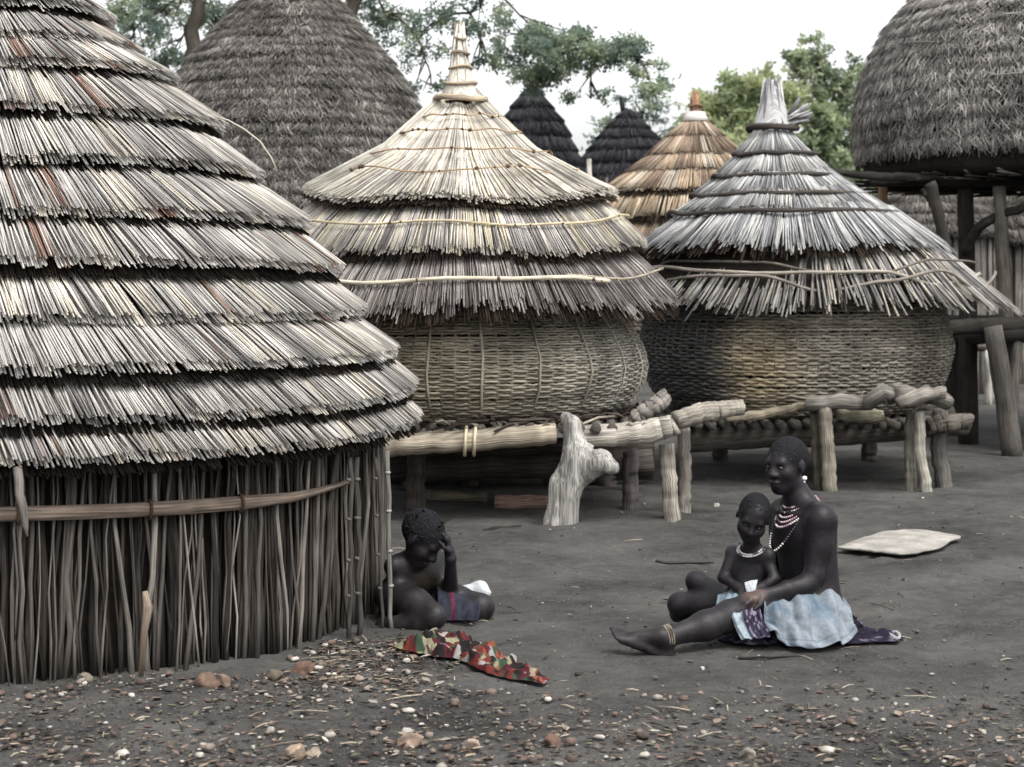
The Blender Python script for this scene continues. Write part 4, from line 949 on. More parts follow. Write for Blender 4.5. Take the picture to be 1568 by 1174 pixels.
# ================================================================== PEOPLE
SK = np.array([0.0125, 0.0105, 0.0125])
def fr_(f, up=(0, 0, 1)):
    f = norm(np.array(f, float)); l = norm(np.cross(up, f)); u = np.cross(f, l); return (f, l, u)
def add_head(S, c, fr, sc=1.0, child=False):
    f, l, u = (np.array(a) for a in fr); c = np.array(c, float)
    p = lambda a, b, d: c + (f * a + l * b + u * d) * sc
    S.ell(p(-0.014, 0, 0.028), np.array([0.100, 0.077, 0.090]) * sc, fr, 0.02 * sc)
    jz = -0.045 if not child else -0.036
    S.ell(p(0.030, 0, jz), np.array([0.062, 0.058, 0.072 if not child else 0.058]) * sc, fr, 0.03 * sc)
    if child: S.cap(p(0.055, 0.022, -0.04), p(0.055, -0.022, -0.04), 0.034 * sc, None, 0.03 * sc)
    cz = -0.098 if not child else -0.078
    S.cap(p(0.058, 0.008, cz), p(0.058, -0.008, cz), 0.022 * sc, None, 0.03 * sc)
    S.cap(p(0.074, 0.034, 0.020), p(0.074, -0.034, 0.020), 0.014 * sc, None, 0.02 * sc)
    for sg in (1, -1):
        S.ell(p(0.052, sg * 0.042, -0.028), np.array([0.026, 0.022, 0.024]) * sc, fr, 0.025 * sc)
        S.ell(p(0.094, sg * 0.032, 0.000), np.array([0.013, 0.017, 0.011]) * sc, fr, 0.010 * sc, sub=True)
        S.ell(p(-0.012, sg * 0.078, -0.006), np.array([0.018, 0.008, 0.029 if not child else 0.022]) * sc, fr, 0.010 * sc)
    S.cap(p(0.082, 0, 0.010), p(0.103, 0, -0.030), 0.010 * sc, 0.015 * sc, 0.012 * sc)
    for sg in (1, -1): S.cap(p(0.094, sg * 0.014, -0.034), p(0.090, sg * 0.016, -0.034), 0.011 * sc, None, 0.008 * sc)
    lz = -0.064 if not child else -0.055
    S.ell(p(0.086, 0, lz), np.array([0.018, 0.027, 0.010]) * sc, fr, 0.008 * sc)
    S.ell(p(0.084, 0, lz - 0.017), np.array([0.017, 0.023, 0.010]) * sc, fr, 0.008 * sc)
    return p
def eyes(parent, c, fr, sc, closed=False):
    f, l, u = (np.array(a) for a in fr); c = np.array(c)
    for sg in (1, -1):
        q = c + (f * 0.0785 + l * sg * 0.032 + u * 0.0) * sc
        mb = MB(); v, F_ = ICO
        mb.blobs([q - f * 0.002 * sc], 0.0105 * sc, (0.10, 0.085, 0.075)); mb.blobs([q + f * 0.0045 * sc], 0.0075 * sc, (0.008, 0.006, 0.006))
        mb.build('eye', M_EYE, parent, True)
def hair_cap(parent, c, fr, sc, back=0.0, cover=0.02, noise=0.003, rough=1.0, name='hair'):
    f, l, u = (np.array(a) for a in fr); c = np.array(c, float)
    S = SDF(c - 0.16 * sc, c + 0.16 * sc, 0.0045)
    p = lambda a, b, d: c + (f * a + l * b + u * d) * sc
    S.ell(p(-0.018, 0, 0.031), np.array([0.1020, 0.0795, 0.0925]) * sc, fr, 0.01)
    # cut away the face, ears and nape
    S.ell(p(0.150, 0, -0.045), np.array([0.135, 0.12, 0.115]) * sc, fr, 0.01, sub=True)
    S.ell(p(0.01, 0, -0.125), np.array([0.14, 0.12, 0.10]) * sc, fr, 0.01, sub=True)
    V, Q = S.mesh(1); V = V + noise * 0.4 * rng.standard_normal(V.shape)
    mb = MB(); mb.add(V, Q, None, (0.0075, 0.007, 0.009)); return mb.build(name, M_HAIR, parent, True)
def hand(S, wr, dirn, palm_n, side, ln=0.17, curl=0.5, spread=0.12, r=0.0082):
    """palm plus five bent fingers; dirn along the hand, palm_n the way the palm faces, side = thumb side (+1/-1)"""
    d = norm(np.array(dirn, float)); n = norm(np.array(palm_n, float)); n = norm(n - d * (n @ d)); s_ = np.cross(d, n) * side
    wr = np.array(wr, float); pl = 0.095 * ln / 0.18
    S.cap(wr, wr + d * 0.03, 0.021, 0.024, 0.02)
    for k in (-1, 0, 1): S.cap(wr + d * 0.02 + s_ * 0.010 * k, wr + d * pl + s_ * 0.021 * k, 0.013, 0.0125, 0.012)
    for k, (o, fl) in enumerate(((0.029, 0.072), (0.0105, 0.082), (-0.0085, 0.076), (-0.027, 0.058))):
        a = wr + d * pl * 0.95 + s_ * o; fl *= ln / 0.18; dd = d + s_ * spread * (1.2 - k * 0.8); dd = norm(dd)
        b = curl * (1 + 0.15 * k)
        p1 = a + norm(dd * math.cos(b * 0.5) + n * math.sin(b * 0.5)) * fl * 0.45
        p2 = p1 + norm(dd * math.cos(b * 1.3) + n * math.sin(b * 1.3)) * fl * 0.32
        p3 = p2 + norm(dd * math.cos(b * 2.0) + n * math.sin(b * 2.0)) * fl * 0.23
        S.cap(a, p1, r * 1.06, r, 0.005); S.cap(p1, p2, r, r * 0.92, 0.004); S.cap(p2, p3, r * 0.92, r * 0.75, 0.004)
    a = wr + d * 0.03 + s_ * 0.026; t1 = a + norm(d * 0.6 + s_ * 0.8 + n * 0.3) * 0.042; t2 = t1 + norm(d * 0.9 + s_ * 0.3 + n * 0.4) * 0.032
    S.cap(a, t1, r * 1.45, r * 1.15, 0.010); S.cap(t1, t2, r * 1.12, r * 0.85, 0.004)
def foot(S, ank, heel_dir, toe_dir, up, sc=1.0):
    """heel below the ankle, sole towards toe_dir"""
    t = norm(np.array(toe_dir, float)); u = norm(np.array(up, float)); u = norm(u - t * (u @ t)); s_ = np.cross(t, u); ank = np.array(ank, float)
    he = ank - u * 0.055 * sc - t * 0.045 * sc
    S.cap(ank, he, 0.034 * sc, 0.034 * sc, 0.03)
    S.cap(ank + t * 0.01 * sc, ank + t * 0.10 * sc - u * 0.052 * sc, 0.036 * sc, 0.026 * sc, 0.03)
    for k in (-1, 0, 1): S.cap(he + s_ * 0.010 * k * sc, ank + t * 0.145 * sc - u * 0.072 * sc + s_ * 0.026 * k * sc, 0.024 * sc, 0.017 * sc, 0.02)
    for k, L in enumerate((0.048, 0.044, 0.04, 0.034, 0.028)):
        o = 0.032 - k * 0.016
        a = ank + t * 0.145 * sc - u * 0.072 * sc + s_ * o * sc; S.cap(a, a + t * L * sc, (0.013 if k == 0 else 0.0095) * sc, 0.008 * sc, 0.006)
def body_mesh(S, parent, name, smooth=2, colfn=None):
    V, Q = S.mesh(smooth)
    c = np.tile(SK, (len(V), 1)) * (0.9 + 0.25 * vnoise(V[:, 0] * 22, V[:, 2] * 22 + V[:, 1] * 15, 33))[:, None]
    dust = (np.clip((0.16 - (V[:, 2] - gz(V[:, 0], V[:, 1]))) / 0.16, 0, 1) * np.clip(vnoise(V[:, 0] * 30, V[:, 2] * 30 + V[:, 1] * 20, 35) * 1.6 - 0.2, 0, 1))[:, None] * 0.55
    c = c * (1 - dust) + np.array([0.05, 0.046, 0.042]) * dust     # dusty feet and shins
    if colfn is not None: c = colfn(V, c)
    mb = MB(); mb.add(V, Q, None, c); return mb.build(name, M_SKIN, parent, True)
def beads(parent, name, paths, r, cols, gap=1.7):
    mb = MB()
    for p in paths:
        p = np.asarray(p); L = np.concatenate([[0], np.cumsum(np.linalg.norm(np.diff(p, axis=0), axis=1))]); n = max(3, int(L[-1] / (r * gap)))
        s = np.linspace(0, L[-1], n); q = np.stack([np.interp(s, L, p[:, k]) for k in range(3)], -1)
        run = np.repeat(rng.integers(0, len(cols), n // 3 + 1), 3)[:n]
        mb.blobs(q, r, np.asarray(cols)[run])
    return mb.build(name, M_BEAD, parent, True)

# ------------------------------------------------------------------ seated mother
D0 = 8.05
W = lambda x, y, dd=0.0: P(x, y, D0 + dd)
mother = thing('person', 'seated person in a pale blue wrap and beaded necklace, holding a small child', 'person', G(1240, 975))
S = SDF(W(905, 1030, -0.55), W(1345, 650, 0.45), 0.0048)
fb = norm(np.array([-0.88, -0.47, 0])); lb = np.array([-fb[1], fb[0], 0]); lb = np.array([0.47, -0.88, 0]); bf = (fb, lb, np.array([0, 0, 1.0]))
# trunk
S.ell(W(1240, 935), (0.115, 0.165, 0.105), bf, 0.05)
S.cap(W(1243, 925), W(1238, 860), 0.098, 0.095, 0.06)
for sg in (0.062, -0.062):
    S.cap(np.array(W(1243, 915)) + lb * sg, np.array(W(1232, 815)) + lb * sg, 0.078, 0.092, 0.05)
S.ell(W(1230, 818), (0.098, 0.145, 0.11), bf, 0.05)
S.cap(np.array(W(1232, 792)) + lb * 0.13, np.array(W(1226, 788)) - lb * 0.13, 0.055, 0.055, 0.05)
S.cap(W(1228, 790), W(1216, 742, -0.02), 0.058, 0.047, 0.035)
S.cap(np.array(W(1230, 782)) + lb * 0.11, W(1221, 758, -0.01), 0.035, 0.04, 0.04); S.cap(np.array(W(1226, 780)) - lb * 0.10, W(1219, 758, -0.01), 0.035, 0.04, 0.04)
HM = W(1204, 712, -0.03); HF = fr_((-0.72, -0.68, -0.06))
add_head(S, HM, HF, 0.96)
# near arm
S.ell(W(1257, 795, -0.148), (0.056, 0.056, 0.060), None, 0.04); S.ell(W(1262, 834, -0.155), (0.040, 0.036, 0.06), None, 0.03); S.ell(W(1226, 899, -0.185), (0.048, 0.036, 0.035), None, 0.025)
for sg in (1, -1): S.cap(np.array(W(1216, 784)) + lb * 0.03 * sg + fb * 0.055, np.array(W(1226, 783)) + lb * 0.13 * sg + fb * 0.02, 0.013, 0.012, 0.018)
S.cap(W(1268, 810, 0.02), W(1266, 880, 0.02), 0.02, 0.02, 0.05)
S.cap(W(1256, 795, -0.145), W(1246, 880, -0.16), 0.049, 0.041, 0.03)
S.cap(W(1246, 880, -0.16), W(1238, 893, -0.17), 0.041, 0.039, 0.02)
S.cap(W(1238, 893, -0.17), W(1205, 902, -0.21), 0.040, 0.034, 0.02); S.cap(W(1205, 902, -0.21), W(1174, 910, -0.245), 0.034, 0.023, 0.015)
hand(S, W(1174, 910, -0.245), np.array(W(1150, 914, -0.26)) - np.array(W(1174, 910, -0.245)), (0.2, 0.3, -1), 1, 0.155, 0.75)
# far arm round the child
S.cap(np.array(W(1226, 795)) - lb * 0.15, W(1192, 878, 0.17), 0.047, 0.04, 0.03); S.cap(W(1192, 878, 0.17), W(1150, 898, 0.06), 0.038, 0.025, 0.02)
hand(S, W(1150, 898, 0.06), (-0.6, -0.7, -0.1), (0.3, -0.3, -0.8), -1, 0.15, 0.6)
# legs
S.cap(W(1245, 945, -0.09), W(1165, 940, -0.20), 0.098, 0.08, 0.05); S.cap(W(1165, 940, -0.20), W(1120, 942, -0.25), 0.078, 0.064, 0.04)
S.cap(W(1120, 944, -0.25), W(1080, 958, -0.29), 0.062, 0.058, 0.03); S.cap(W(1080, 958, -0.29), W(1020, 976, -0.35), 0.057, 0.036, 0.03)
foot(S, W(1014, 976, -0.355), None, np.array([-0.86, -0.10, 0.42]), np.array([0.42, -0.30, 0.86]), 1.0)
S.cap(W(1228, 945, 0.09), W(1135, 930, 0.17), 0.095, 0.066, 0.05); S.cap(W(1135, 932, 0.17), W(1110, 958, 0.30), 0.056, 0.036, 0.03)
foot(S, W(1108, 958, 0.31), None, np.array([-0.8, 0.5, 0]), np.array([0, 0.2, 1]), 0.95)
def mcol(V, c):
    # palm side / worked skin of the near hand is paler
    h = np.array(W(1154, 913, -0.26)); k = np.exp(-(np.linalg.norm(V - h, axis=1) / 0.048) ** 4)[:, None]
    c = c * (1 - k) + np.array([0.105, 0.070, 0.060]) * k
    lp = np.array(HM) + (HF[0] * 0.1 - HF[2] * 0.07) * 0.96; k = np.exp(-(np.linalg.norm(V - lp, axis=1) / 0.022) ** 4)[:, None] * 0.5
    return c * (1 - k) + np.array([0.03, 0.017, 0.018]) * k
body_mesh(S, mother, 'body', 2, mcol)
eyes(mother, HM, HF, 0.96); hair_cap(mother, HM, HF, 0.96)
nk = np.array(W(1226, 778)); ps = []
for k in range(6):
    t = np.linspace(0, 6.283, 80); r = 0.062 + 0.0062 * k
    fx = np.cos(t); lx = np.sin(t)
    z = 0.050 - 0.0085 * k - (0.025 + 0.011 * k) * np.clip(fx, 0, 1) ** 1.5
    ps.append(nk + fb * ((r + 0.030 * (k / 8) * np.clip(fx, 0, 1)) * fx)[:, None] + lb * (r * 1.05 * lx)[:, None] + np.array([0, 0, 1.0]) * z[:, None])
beads(mother, 'necklace', ps, 0.0058, [(0.55, 0.50, 0.49), (0.42, 0.31, 0.33), (0.12, 0.07, 0.09), (0.58, 0.55, 0.53), (0.30, 0.19, 0.22), (0.05, 0.04, 0.06)])
t = np.linspace(0, 6.283, 60); nk2 = nk + fb * 0.02
drop = nk2 + fb * (0.075 * np.cos(t) + 0.05 * np.clip(np.cos(t), 0, 1))[:, None] + lb * (0.085 * np.sin(t))[:, None] + np.array([0, 0, 1.0]) * (0.02 - 0.19 * np.clip(np.cos(t), 0, 1) ** 1.2)[:, None]
beads(mother, 'bead_string', [drop], 0.0055, [(0.6, 0.55, 0.53), (0.05, 0.03, 0.05), (0.03, 0.02, 0.03)], 2.2)
er = np.array(HM) + (HF[0] * -0.012 + HF[1] * 0.088 - HF[2] * 0.052) * 0.96
mb = MB(); mb.blobs([er], 0.0115, (0.8, 0.78, 0.75), 0.1); mb.blobs([er - (0, 0, 0.016)], 0.005, (0.7, 0.68, 0.65)); mb.build('earring', M_BEAD, mother, True)
an0 = np.array(W(1020, 974, -0.35)); ld = norm(np.array(W(1080, 958, -0.29)) - an0); s1 = norm(np.cross(ld, (0, 0, 1))); s2 = np.cross(ld, s1)
t = np.linspace(0, 6.283, 40)
beads(mother, 'anklet', [an0 + ld * o + s1 * (0.042 * np.cos(t))[:, None] + s2 * (0.042 * np.sin(t))[:, None] for o in (-0.004, 0.006, 0.016)], 0.0048, [(0.16, 0.125, 0.09), (0.2, 0.17, 0.13), (0.10, 0.075, 0.05)])

def sheet(sections, nu, nv, fold, seed, ground_gap=0.006):
    """cloth through rows of control points (rows along u, points along v) with soft folds"""
    S_ = np.array(sections, float); a, b, _ = S_.shape
    def cr(Pt, n):
        m = len(Pt); t = np.linspace(0, m - 1 - 1e-6, n); i = t.astype(int); f = (t - i).reshape((-1,) + (1,) * (Pt.ndim - 1))
        g = lambda k: Pt[np.clip(k, 0, m - 1)]
        p0, p1, p2, p3 = g(i - 1), g(i), g(i + 1), g(i + 2)
        return 0.5 * (2 * p1 + (p2 - p0) * f + (2 * p0 - 5 * p1 + 4 * p2 - p3) * f ** 2 + (3 * p1 - p0 - 3 * p2 + p3) * f ** 3)
    A = cr(S_, nu); A = cr(A.transpose(1, 0, 2), nv).transpose(1, 0, 2)
    du = np.gradient(A, axis=0); dv = np.gradient(A, axis=1); n = norm(np.cross(du, dv))
    u = np.linspace(0, 1, nu)[:, None]; v = np.linspace(0, 1, nv)[None]
    w = fold * (np.sin(u * 23 + 2.5 * np.sin(v * 3 + seed) + seed) * 0.5 + np.sin(u * 41 + v * 4 + seed * 2) * 0.25 + 1.6 * fbm(u * 6 + v * 2, v * 5 + seed, 70)) * (0.25 + 0.75 * v)
    A = A + n * w[..., None]
    g = gz(A[..., 0], A[..., 1]) + ground_gap
    A[..., 2] = np.maximum(A[..., 2], g + 0.004 * (1 + np.sin(u * 37)))
    return A, u, v
def solid(o, t=0.004):
    m = o.modifiers.new('thickness', 'SOLIDIFY'); m.thickness = t; m.offset = 0
    return o
# wrap cloth over hip and thigh, falling to the ground on the near side
rows = []
for (top, mid, low, hem, far) in (
        (W(1288, 912, 0.02), W(1300, 930, -0.16), W(1304, 955, -0.20), W(1312, 968, -0.24), W(1270, 925, 0.16)),
        (W(1262, 902, -0.06), W(1272, 922, -0.21), W(1282, 955, -0.27), W(1296, 982, -0.32), W(1245, 912, 0.12)),
        (W(1225, 905, -0.12), W(1232, 925, -0.27), W(1240, 958, -0.33), W(1252, 992, -0.38), W(1220, 915, 0.12)),
        (W(1195, 912, -0.14), W(1198, 930, -0.285), W(1202, 958, -0.34), W(1208, 988, -0.37), W(1195, 922, 0.10)),
        (W(1170, 915, -0.18), W(1170, 928, -0.30), W(1172, 946, -0.34), W(1180, 966, -0.37), W(1172, 925, 0.06))):
    rows.append([far, top, mid, low, hem])
A, u, v = sheet(rows, 90, 70, 0.034, 1.0)
st = np.clip(vnoise(u * 5 + v * 2, v * 9, 50) * 1.5 - 0.55, 0, 1)[..., None] * np.ones((90, 70, 1))
edge = (np.abs(v - 0.90) < 0.012)[..., None] * np.ones((90, 70, 1))
c = np.array([0.175, 0.198, 0.222]) * (1 - st * 0.85) + np.array([0.045, 0.078, 0.112]) * st * 0.85
c = c * (1 - 0.3 * edge) * (0.75 + 0.5 * fbm(u * 30 + v * 4, v * 6, 58)[..., None] + 0.25)
mb = MB(); mb.grid(A, c); solid(mb.build('wrap_skirt', M_CLOTH, mother, True))['label'] = 'pale blue washed cotton wrap'
rows = []
for (x, dy) in ((1166, 0), (1145, 4), (1122, 8)):
    rows.append([W(x + 2, 924 + dy, 0.02), W(x, 922 + dy * .6, -0.18), W(x - 2, 932 + dy, -0.315), W(x + 4, 952 + dy, -0.34), W(x + 14, 975 + dy * .5, -0.37)])
A, u, v = sheet(rows, 40, 46, 0.010, 3.0)
pk = (u < 0.62) * np.ones_like(v); pt = vnoise(u * 14, v * 16, 52)
c = np.where(pk[..., None] > 0.5, np.where(pt[..., None] > 0.62, [[[0.16, 0.14, 0.19]]], [[[0.028, 0.022, 0.04]]]), np.array([0.24, 0.285, 0.315]) * (0.6 + 0.6 * pt[..., None]))
mb = MB(); mb.grid(A, c); solid(mb.build('underskirt', M_CLOTH, mother, True))['label'] = 'dark purple patterned cloth with a pale flap over the thigh'

# cloth spread on the ground beneath her
def spread(poly, d_off, n, amp, seed, colf, lift=0.012):
    """crumpled cloth lying on the ground inside a polygon given in photo pixels of ground points"""
    pg = np.array([G(x, y)[:2] for x, y in poly]); c0 = pg.mean(0); k = len(pg)
    t = np.linspace(0, k, n * 3, endpoint=False); i = t.astype(int) % k; f = (t - t.astype(int))[:, None]
    rim = pg[i] * (1 - f) + pg[(i + 1) % k] * f
    for _ in range(3): rim = (np.roll(rim, 1, 0) + 2 * rim + np.roll(rim, -1, 0)) / 4
    rim = c0 + (rim - c0) * (1 + 0.16 * fbm(np.linspace(0, 17, len(rim)), np.zeros(len(rim)) + seed, 77)[:, None])
    s = np.linspace(0.02, 1, n)
    XY = c0 + (rim[None] - c0) * s[:, None, None]; XY = np.concatenate([XY, XY[:, :1]], 1)
    z = gz(XY[..., 0], XY[..., 1]) + lift + amp * np.abs(fbm(XY[..., 0] * 9 + seed, XY[..., 1] * 14, 81, 4)) * 3.2 * np.clip((1 - s) * 3.5, 0.12, 1)[:, None]
    A = np.concatenate([XY, z[..., None]], -1); c_ = colf(A)
    cr_ = amp * 0.7 * (1 - np.abs(1 - 2 * np.mod(vnoise(XY[..., 0] * 4 - XY[..., 1] * 5 + seed, XY[..., 1] * 6 + XY[..., 0] * 2, 88) * 3, 1))) * np.clip((1 - s) * 4, 0.1, 1)[:, None]
    A[..., 2] += cr_; A[:, :-1, 0] += 0.25 * amp * fbm(A[:, :-1, 0] * 40, A[:, :-1, 1] * 40, 90, 2); A[:, -1] = A[:, 0]; return A, c_
def purple(A):
    p = vnoise(A[..., 0] * 55, A[..., 1] * 60, 91)[..., None]; q = vnoise(A[..., 0] * 20, A[..., 1] * 25, 92)[..., None]
    return np.where(p > 0.74, [[[0.10, 0.09, 0.12]]], np.where(q > 0.5, [[[0.022, 0.016, 0.032]]], [[[0.012, 0.010, 0.018]]]))
A, c = spread([(1095, 985), (1150, 998), (1230, 990), (1300, 993), (1372, 988), (1384, 980), (1330, 968), (1310, 952), (1200, 955), (1110, 975)], 0, 46, 0.045, 1.0, purple, 0.012)
mb = MB(); mb.grid(A, c); o = solid(mb.build('ground_cloth', M_CLOTH, None, True, loc=G(1240, 980))); tag(o, 'dark purple patterned cloth spread on the ground under the seated mother', 'cloth')
a = W(1296, 945, 0.0); b_ = G(1318, 958)
mb = MB(); V, Q = (lambda S: (S.cap(W(1290, 950, 0.02), W(1315, 962, 0.0), 0.05, 0.02, 0.02), S.mesh(1))[1])(SDF(W(1260, 990, -0.1), W(1345, 910, 0.12), 0.008))
V = V + 0.006 * rng.standard_normal(V.shape); mb.add(V, Q, None, (0.018, 0.016, 0.022)); mb.build('wrap_end', M_CLOTH, mother, True)
mb = MB(); cc = G(1366, 982, 0.012); t = np.linspace(0, 6.283, 18)
mb.tubes(np.stack([cc[0] + 0.030 * np.cos(t), cc[1] + 0.03 * np.sin(t), cc[2] + 0.012 + 0.01 * np.sin(t * 2)], -1), 0.008, 7, (0.25, 0.25, 0.26)); o = mb.build('cloth_knot', M_CLOTH, o, True)

# ------------------------------------------------------------------ child on the lap
child = thing('person', 'small child with a white bead necklace sitting in the seated mother lap', 'person', W(1140, 925, 0.0))
S = SDF(W(1000, 985, -0.3), W(1215, 745, 0.42), 0.0044)
HC_ = W(1153, 793, -0.10); CF = fr_((-0.16, -0.90, -0.42), (0.26, 0, 1))
add_head(S, HC_, CF, 0.84, True)
cb = norm(np.array([-0.45, -0.9, 0])); cl_ = np.array([0.9, -0.45, 0]); cfr = (cb, cl_, np.array([0, 0, 1.0]))
S.cap(W(1152, 845, -0.06), W(1150, 822, -0.085), 0.036, 0.036, 0.025)
S.ell(W(1148, 868, -0.03), (0.066, 0.082, 0.075), cfr, 0.04); S.ell(W(1143, 898, -0.03), (0.07, 0.078, 0.07), cfr, 0.04); S.ell(W(1142, 918, -0.01), (0.072, 0.085, 0.055), cfr, 0.04)
S.cap(np.array(W(1148, 848, -0.05)) - cl_ * 0.075, np.array(W(1150, 848, -0.05)) + cl_ * 0.075, 0.032, 0.032, 0.03)
S.cap(np.array(W(1122, 850, -0.04)), W(1108, 884, -0.06), 0.029, 0.024, 0.02); S.cap(W(1108, 884, -0.06), W(1130, 900, -0.14), 0.024, 0.018, 0.012)
hand(S, W(1130, 900, -0.14), (0.7, -0.6, -0.15), (0.2, 0.2, -1), -1, 0.105, 0.7, r=0.0068)
S.cap(W(1172, 851, -0.07), W(1186, 886, -0.11), 0.029, 0.024, 0.02); S.cap(W(1186, 886, -0.11), W(1166, 900, -0.17), 0.024, 0.018, 0.012)
hand(S, W(1166, 900, -0.17), (-0.8, -0.4, -0.1), (0, 0.2, -1), 1, 0.105, 0.7, r=0.0068)
S.cap(W(1125, 922, 0.03), W(1066, 890, 0.16), 0.055, 0.040, 0.03); S.cap(W(1066, 890, 0.16), W(1080, 945, 0.22), 0.041, 0.028, 0.025)
foot(S, W(1080, 946, 0.22), None, np.array([-0.7, -0.5, 0]), np.array([0, 0, 1]), 0.66)
S.cap(W(1128, 925, 0.0), W(1042, 924, 0.14), 0.054, 0.046, 0.03); S.cap(W(1040, 926, 0.14), W(1045, 940, 0.2), 0.048, 0.045, 0.03); S.cap(W(1042, 938, 0.2), W(1100, 945, 0.2), 0.045, 0.030, 0.025)
foot(S, W(1100, 946, 0.2), None, np.array([0.9, -0.3, 0]), np.array([0, -0.4, 1]), 0.66)
body_mesh(S, child, 'body', 2); eyes(child, HC_, CF, 0.84); hair_cap(child, HC_, CF, 0.825, cover=0)
nk = np.array(W(1150, 842, -0.075)); ps = []
for k in range(2):
    t = np.linspace(0, 6.283, 60); r = 0.044 + 0.006 * k; fx = np.cos(t)
    ps.append(nk + cb * (r * fx)[:, None] + cl_ * (r * 1.15 * np.sin(t))[:, None] + np.array([0, 0, 1.0]) * (0.014 - 0.007 * k - 0.028 * np.clip(fx, 0, 1))[:, None])
beads(child, 'necklace', ps, 0.0048, [(0.45, 0.43, 0.41), (0.36, 0.34, 0.33), (0.06, 0.05, 0.06)])
rows = []
for k, x in enumerate((1096, 1112, 1128, 1146, 1162)):
    dz = (26, 12, 4, 2, 6)[k]
    rows.append([W(x + 8, 905 + dz * 0.4, 0.08), W(x + 4, 899 + dz * 0.5, -0.06), W(x, 906 + dz, -0.17), W(x - 4, 922 + dz, -0.235), W(x - 6, 932 + dz * 0.7, -0.27)])
A, u, v = sheet(rows, 44, 40, 0.010, 5.0)
c = np.array([0.17, 0.215, 0.25]) * (0.65 + 0.6 * vnoise(u * 9 + v, v * 8, 55))[..., None]
mb = MB(); mb.grid(A, c); solid(mb.build('lap_cloth', M_CLOTH, child, True))['label'] = 'crumpled pale blue cloth over the child lap'
rows = [[W(1140, 892, -0.17), W(1142, 902, -0.20), W(1146, 912, -0.22)], [W(1150, 889, -0.17), W(1151, 898, -0.205), W(1152, 906, -0.225)], [W(1160, 888, -0.17), W(1158, 896, -0.20), W(1156, 904, -0.22)]]
A, u, v = sheet(rows, 12, 12, 0.004, 2.0); mb = MB(); mb.grid(A, (0.34, 0.36, 0.38)); solid(mb.build('cloth_corner', M_CLOTH, child, True))

# ------------------------------------------------------------------ seated girl beside the hut
D1 = 8.5
W = lambda x, y, dd=0.0: P(x, y, D1 + dd)
girl = thing('person', 'sitting person with bowed head and hand to the brow beside the nearest hut', 'person', G(650, 955))
S = SDF(W(545, 1000, -0.45), W(770, 760, 0.35), 0.0048)
gb = norm(np.array([0.72, -0.69, 0])); gl = np.array([0.69, 0.72, 0]); gfr = (gb, gl, np.array([0, 0, 1.0]))
S.ell(W(622, 928, 0.08), (0.105, 0.14, 0.10), gfr, 0.05)
S.cap(W(622, 915, 0.08), W(634, 880, 0.0), 0.092, 0.095, 0.06); S.ell(W(634, 873, 0.0), (0.09, 0.13, 0.09), gfr, 0.05)
S.cap(np.array(W(636, 862, -0.02)) - gl * 0.13, np.array(W(638, 862, -0.02)) + gl * 0.13, 0.045, 0.045, 0.04)
S.cap(W(638, 858, -0.03), W(646, 832, -0.08), 0.048, 0.046, 0.03)
HG = W(646, 824, -0.12); GF = fr_((0.80, -0.34, -0.80))
add_head(S, HG, GF, 1.0)
# near arm hangs by the hut side, far arm props the head
S.cap(W(614, 866, -0.09), W(606, 905, -0.12), 0.048, 0.04, 0.03); S.cap(W(606, 905, -0.12), W(640, 925, -0.22), 0.038, 0.024, 0.02)
hand(S, W(640, 925, -0.22), (0.7, -0.4, -0.2), (0, 0.2, -1), 1, 0.15, 0.5)
S.cap(np.array(W(660, 862, 0.06)), W(688, 908, -0.02), 0.045, 0.037, 0.03); S.cap(W(690, 906, -0.02), W(690, 856, -0.14), 0.036, 0.023, 0.02)
hand(S, W(690, 854, -0.14), (-0.18, 0.05, 1.0), (-0.8, 0.1, 0.1), 1, 0.16, 0.55)
# legs folded
S.cap(W(596, 912, -0.08), W(636, 924, -0.22), 0.070, 0.064, 0.04); S.cap(W(636, 924, -0.22), W(666, 942, -0.31), 0.064, 0.050, 0.03)
S.cap(W(664, 947, -0.30), W(600, 958, -0.22), 0.050, 0.040, 0.02); foot(S, W(590, 958, -0.18), None, np.array([-0.7, 0.7, 0]), np.array([0.3, -0.3, 1]), 0.9)
S.cap(W(640, 928, 0.12), W(700, 922, 0.02), 0.080, 0.066, 0.05); S.cap(W(700, 922, 0.02), W(736, 928, -0.06), 0.066, 0.055, 0.04)
S.cap(W(735, 932, -0.06), W(672, 945, -0.10), 0.058, 0.04, 0.03); foot(S, W(664, 947, -0.10), None, np.array([-0.8, -0.2, 0]), np.array([0, -0.5, 1]), 0.9)
def gcol(V, c):
    h = np.array(W(656, 893, -0.1)); k = np.exp(-(np.linalg.norm((V - h) / np.array([0.06, 0.12, 0.075]), axis=1)) ** 3)[:, None] * 0.7  # yellowish patch paints light reflected onto the belly
    return c * (1 - k) + np.array([0.035, 0.027, 0.016]) * k
body_mesh(S, girl, 'body', 2, gcol); hair_cap(girl, HG, GF, 1.0, noise=0.004)
mb = MB(); n = 60; f, l, u_ = GF
dd = norm(rng.standard_normal((n, 3))); q = np.array(HG) + (-0.018 * f + 0.03 * u_) * 0.94 + dd @ np.stack([f * 0.1, l * 0.08, u_ * 0.093]) * 0.95
kp = (dd[:, 0] < 0.45) & (dd[:, 2] > -0.3) & (rng.random(n) < 0.4); q = q[kp]; dk = (dd @ np.stack([f, l, u_]))[kp]
mb.tubes(np.stack([q, q + dk * 0.012 + 0.004 * rng.standard_normal(q.shape), q + dk * 0.028 + 0.008 * rng.standard_normal(q.shape)], 1), [[0.006, 0.005, 0.002]], 5, (0.008, 0.007, 0.008))
mb.build('hair_tufts', M_HAIR, girl)
rows = []
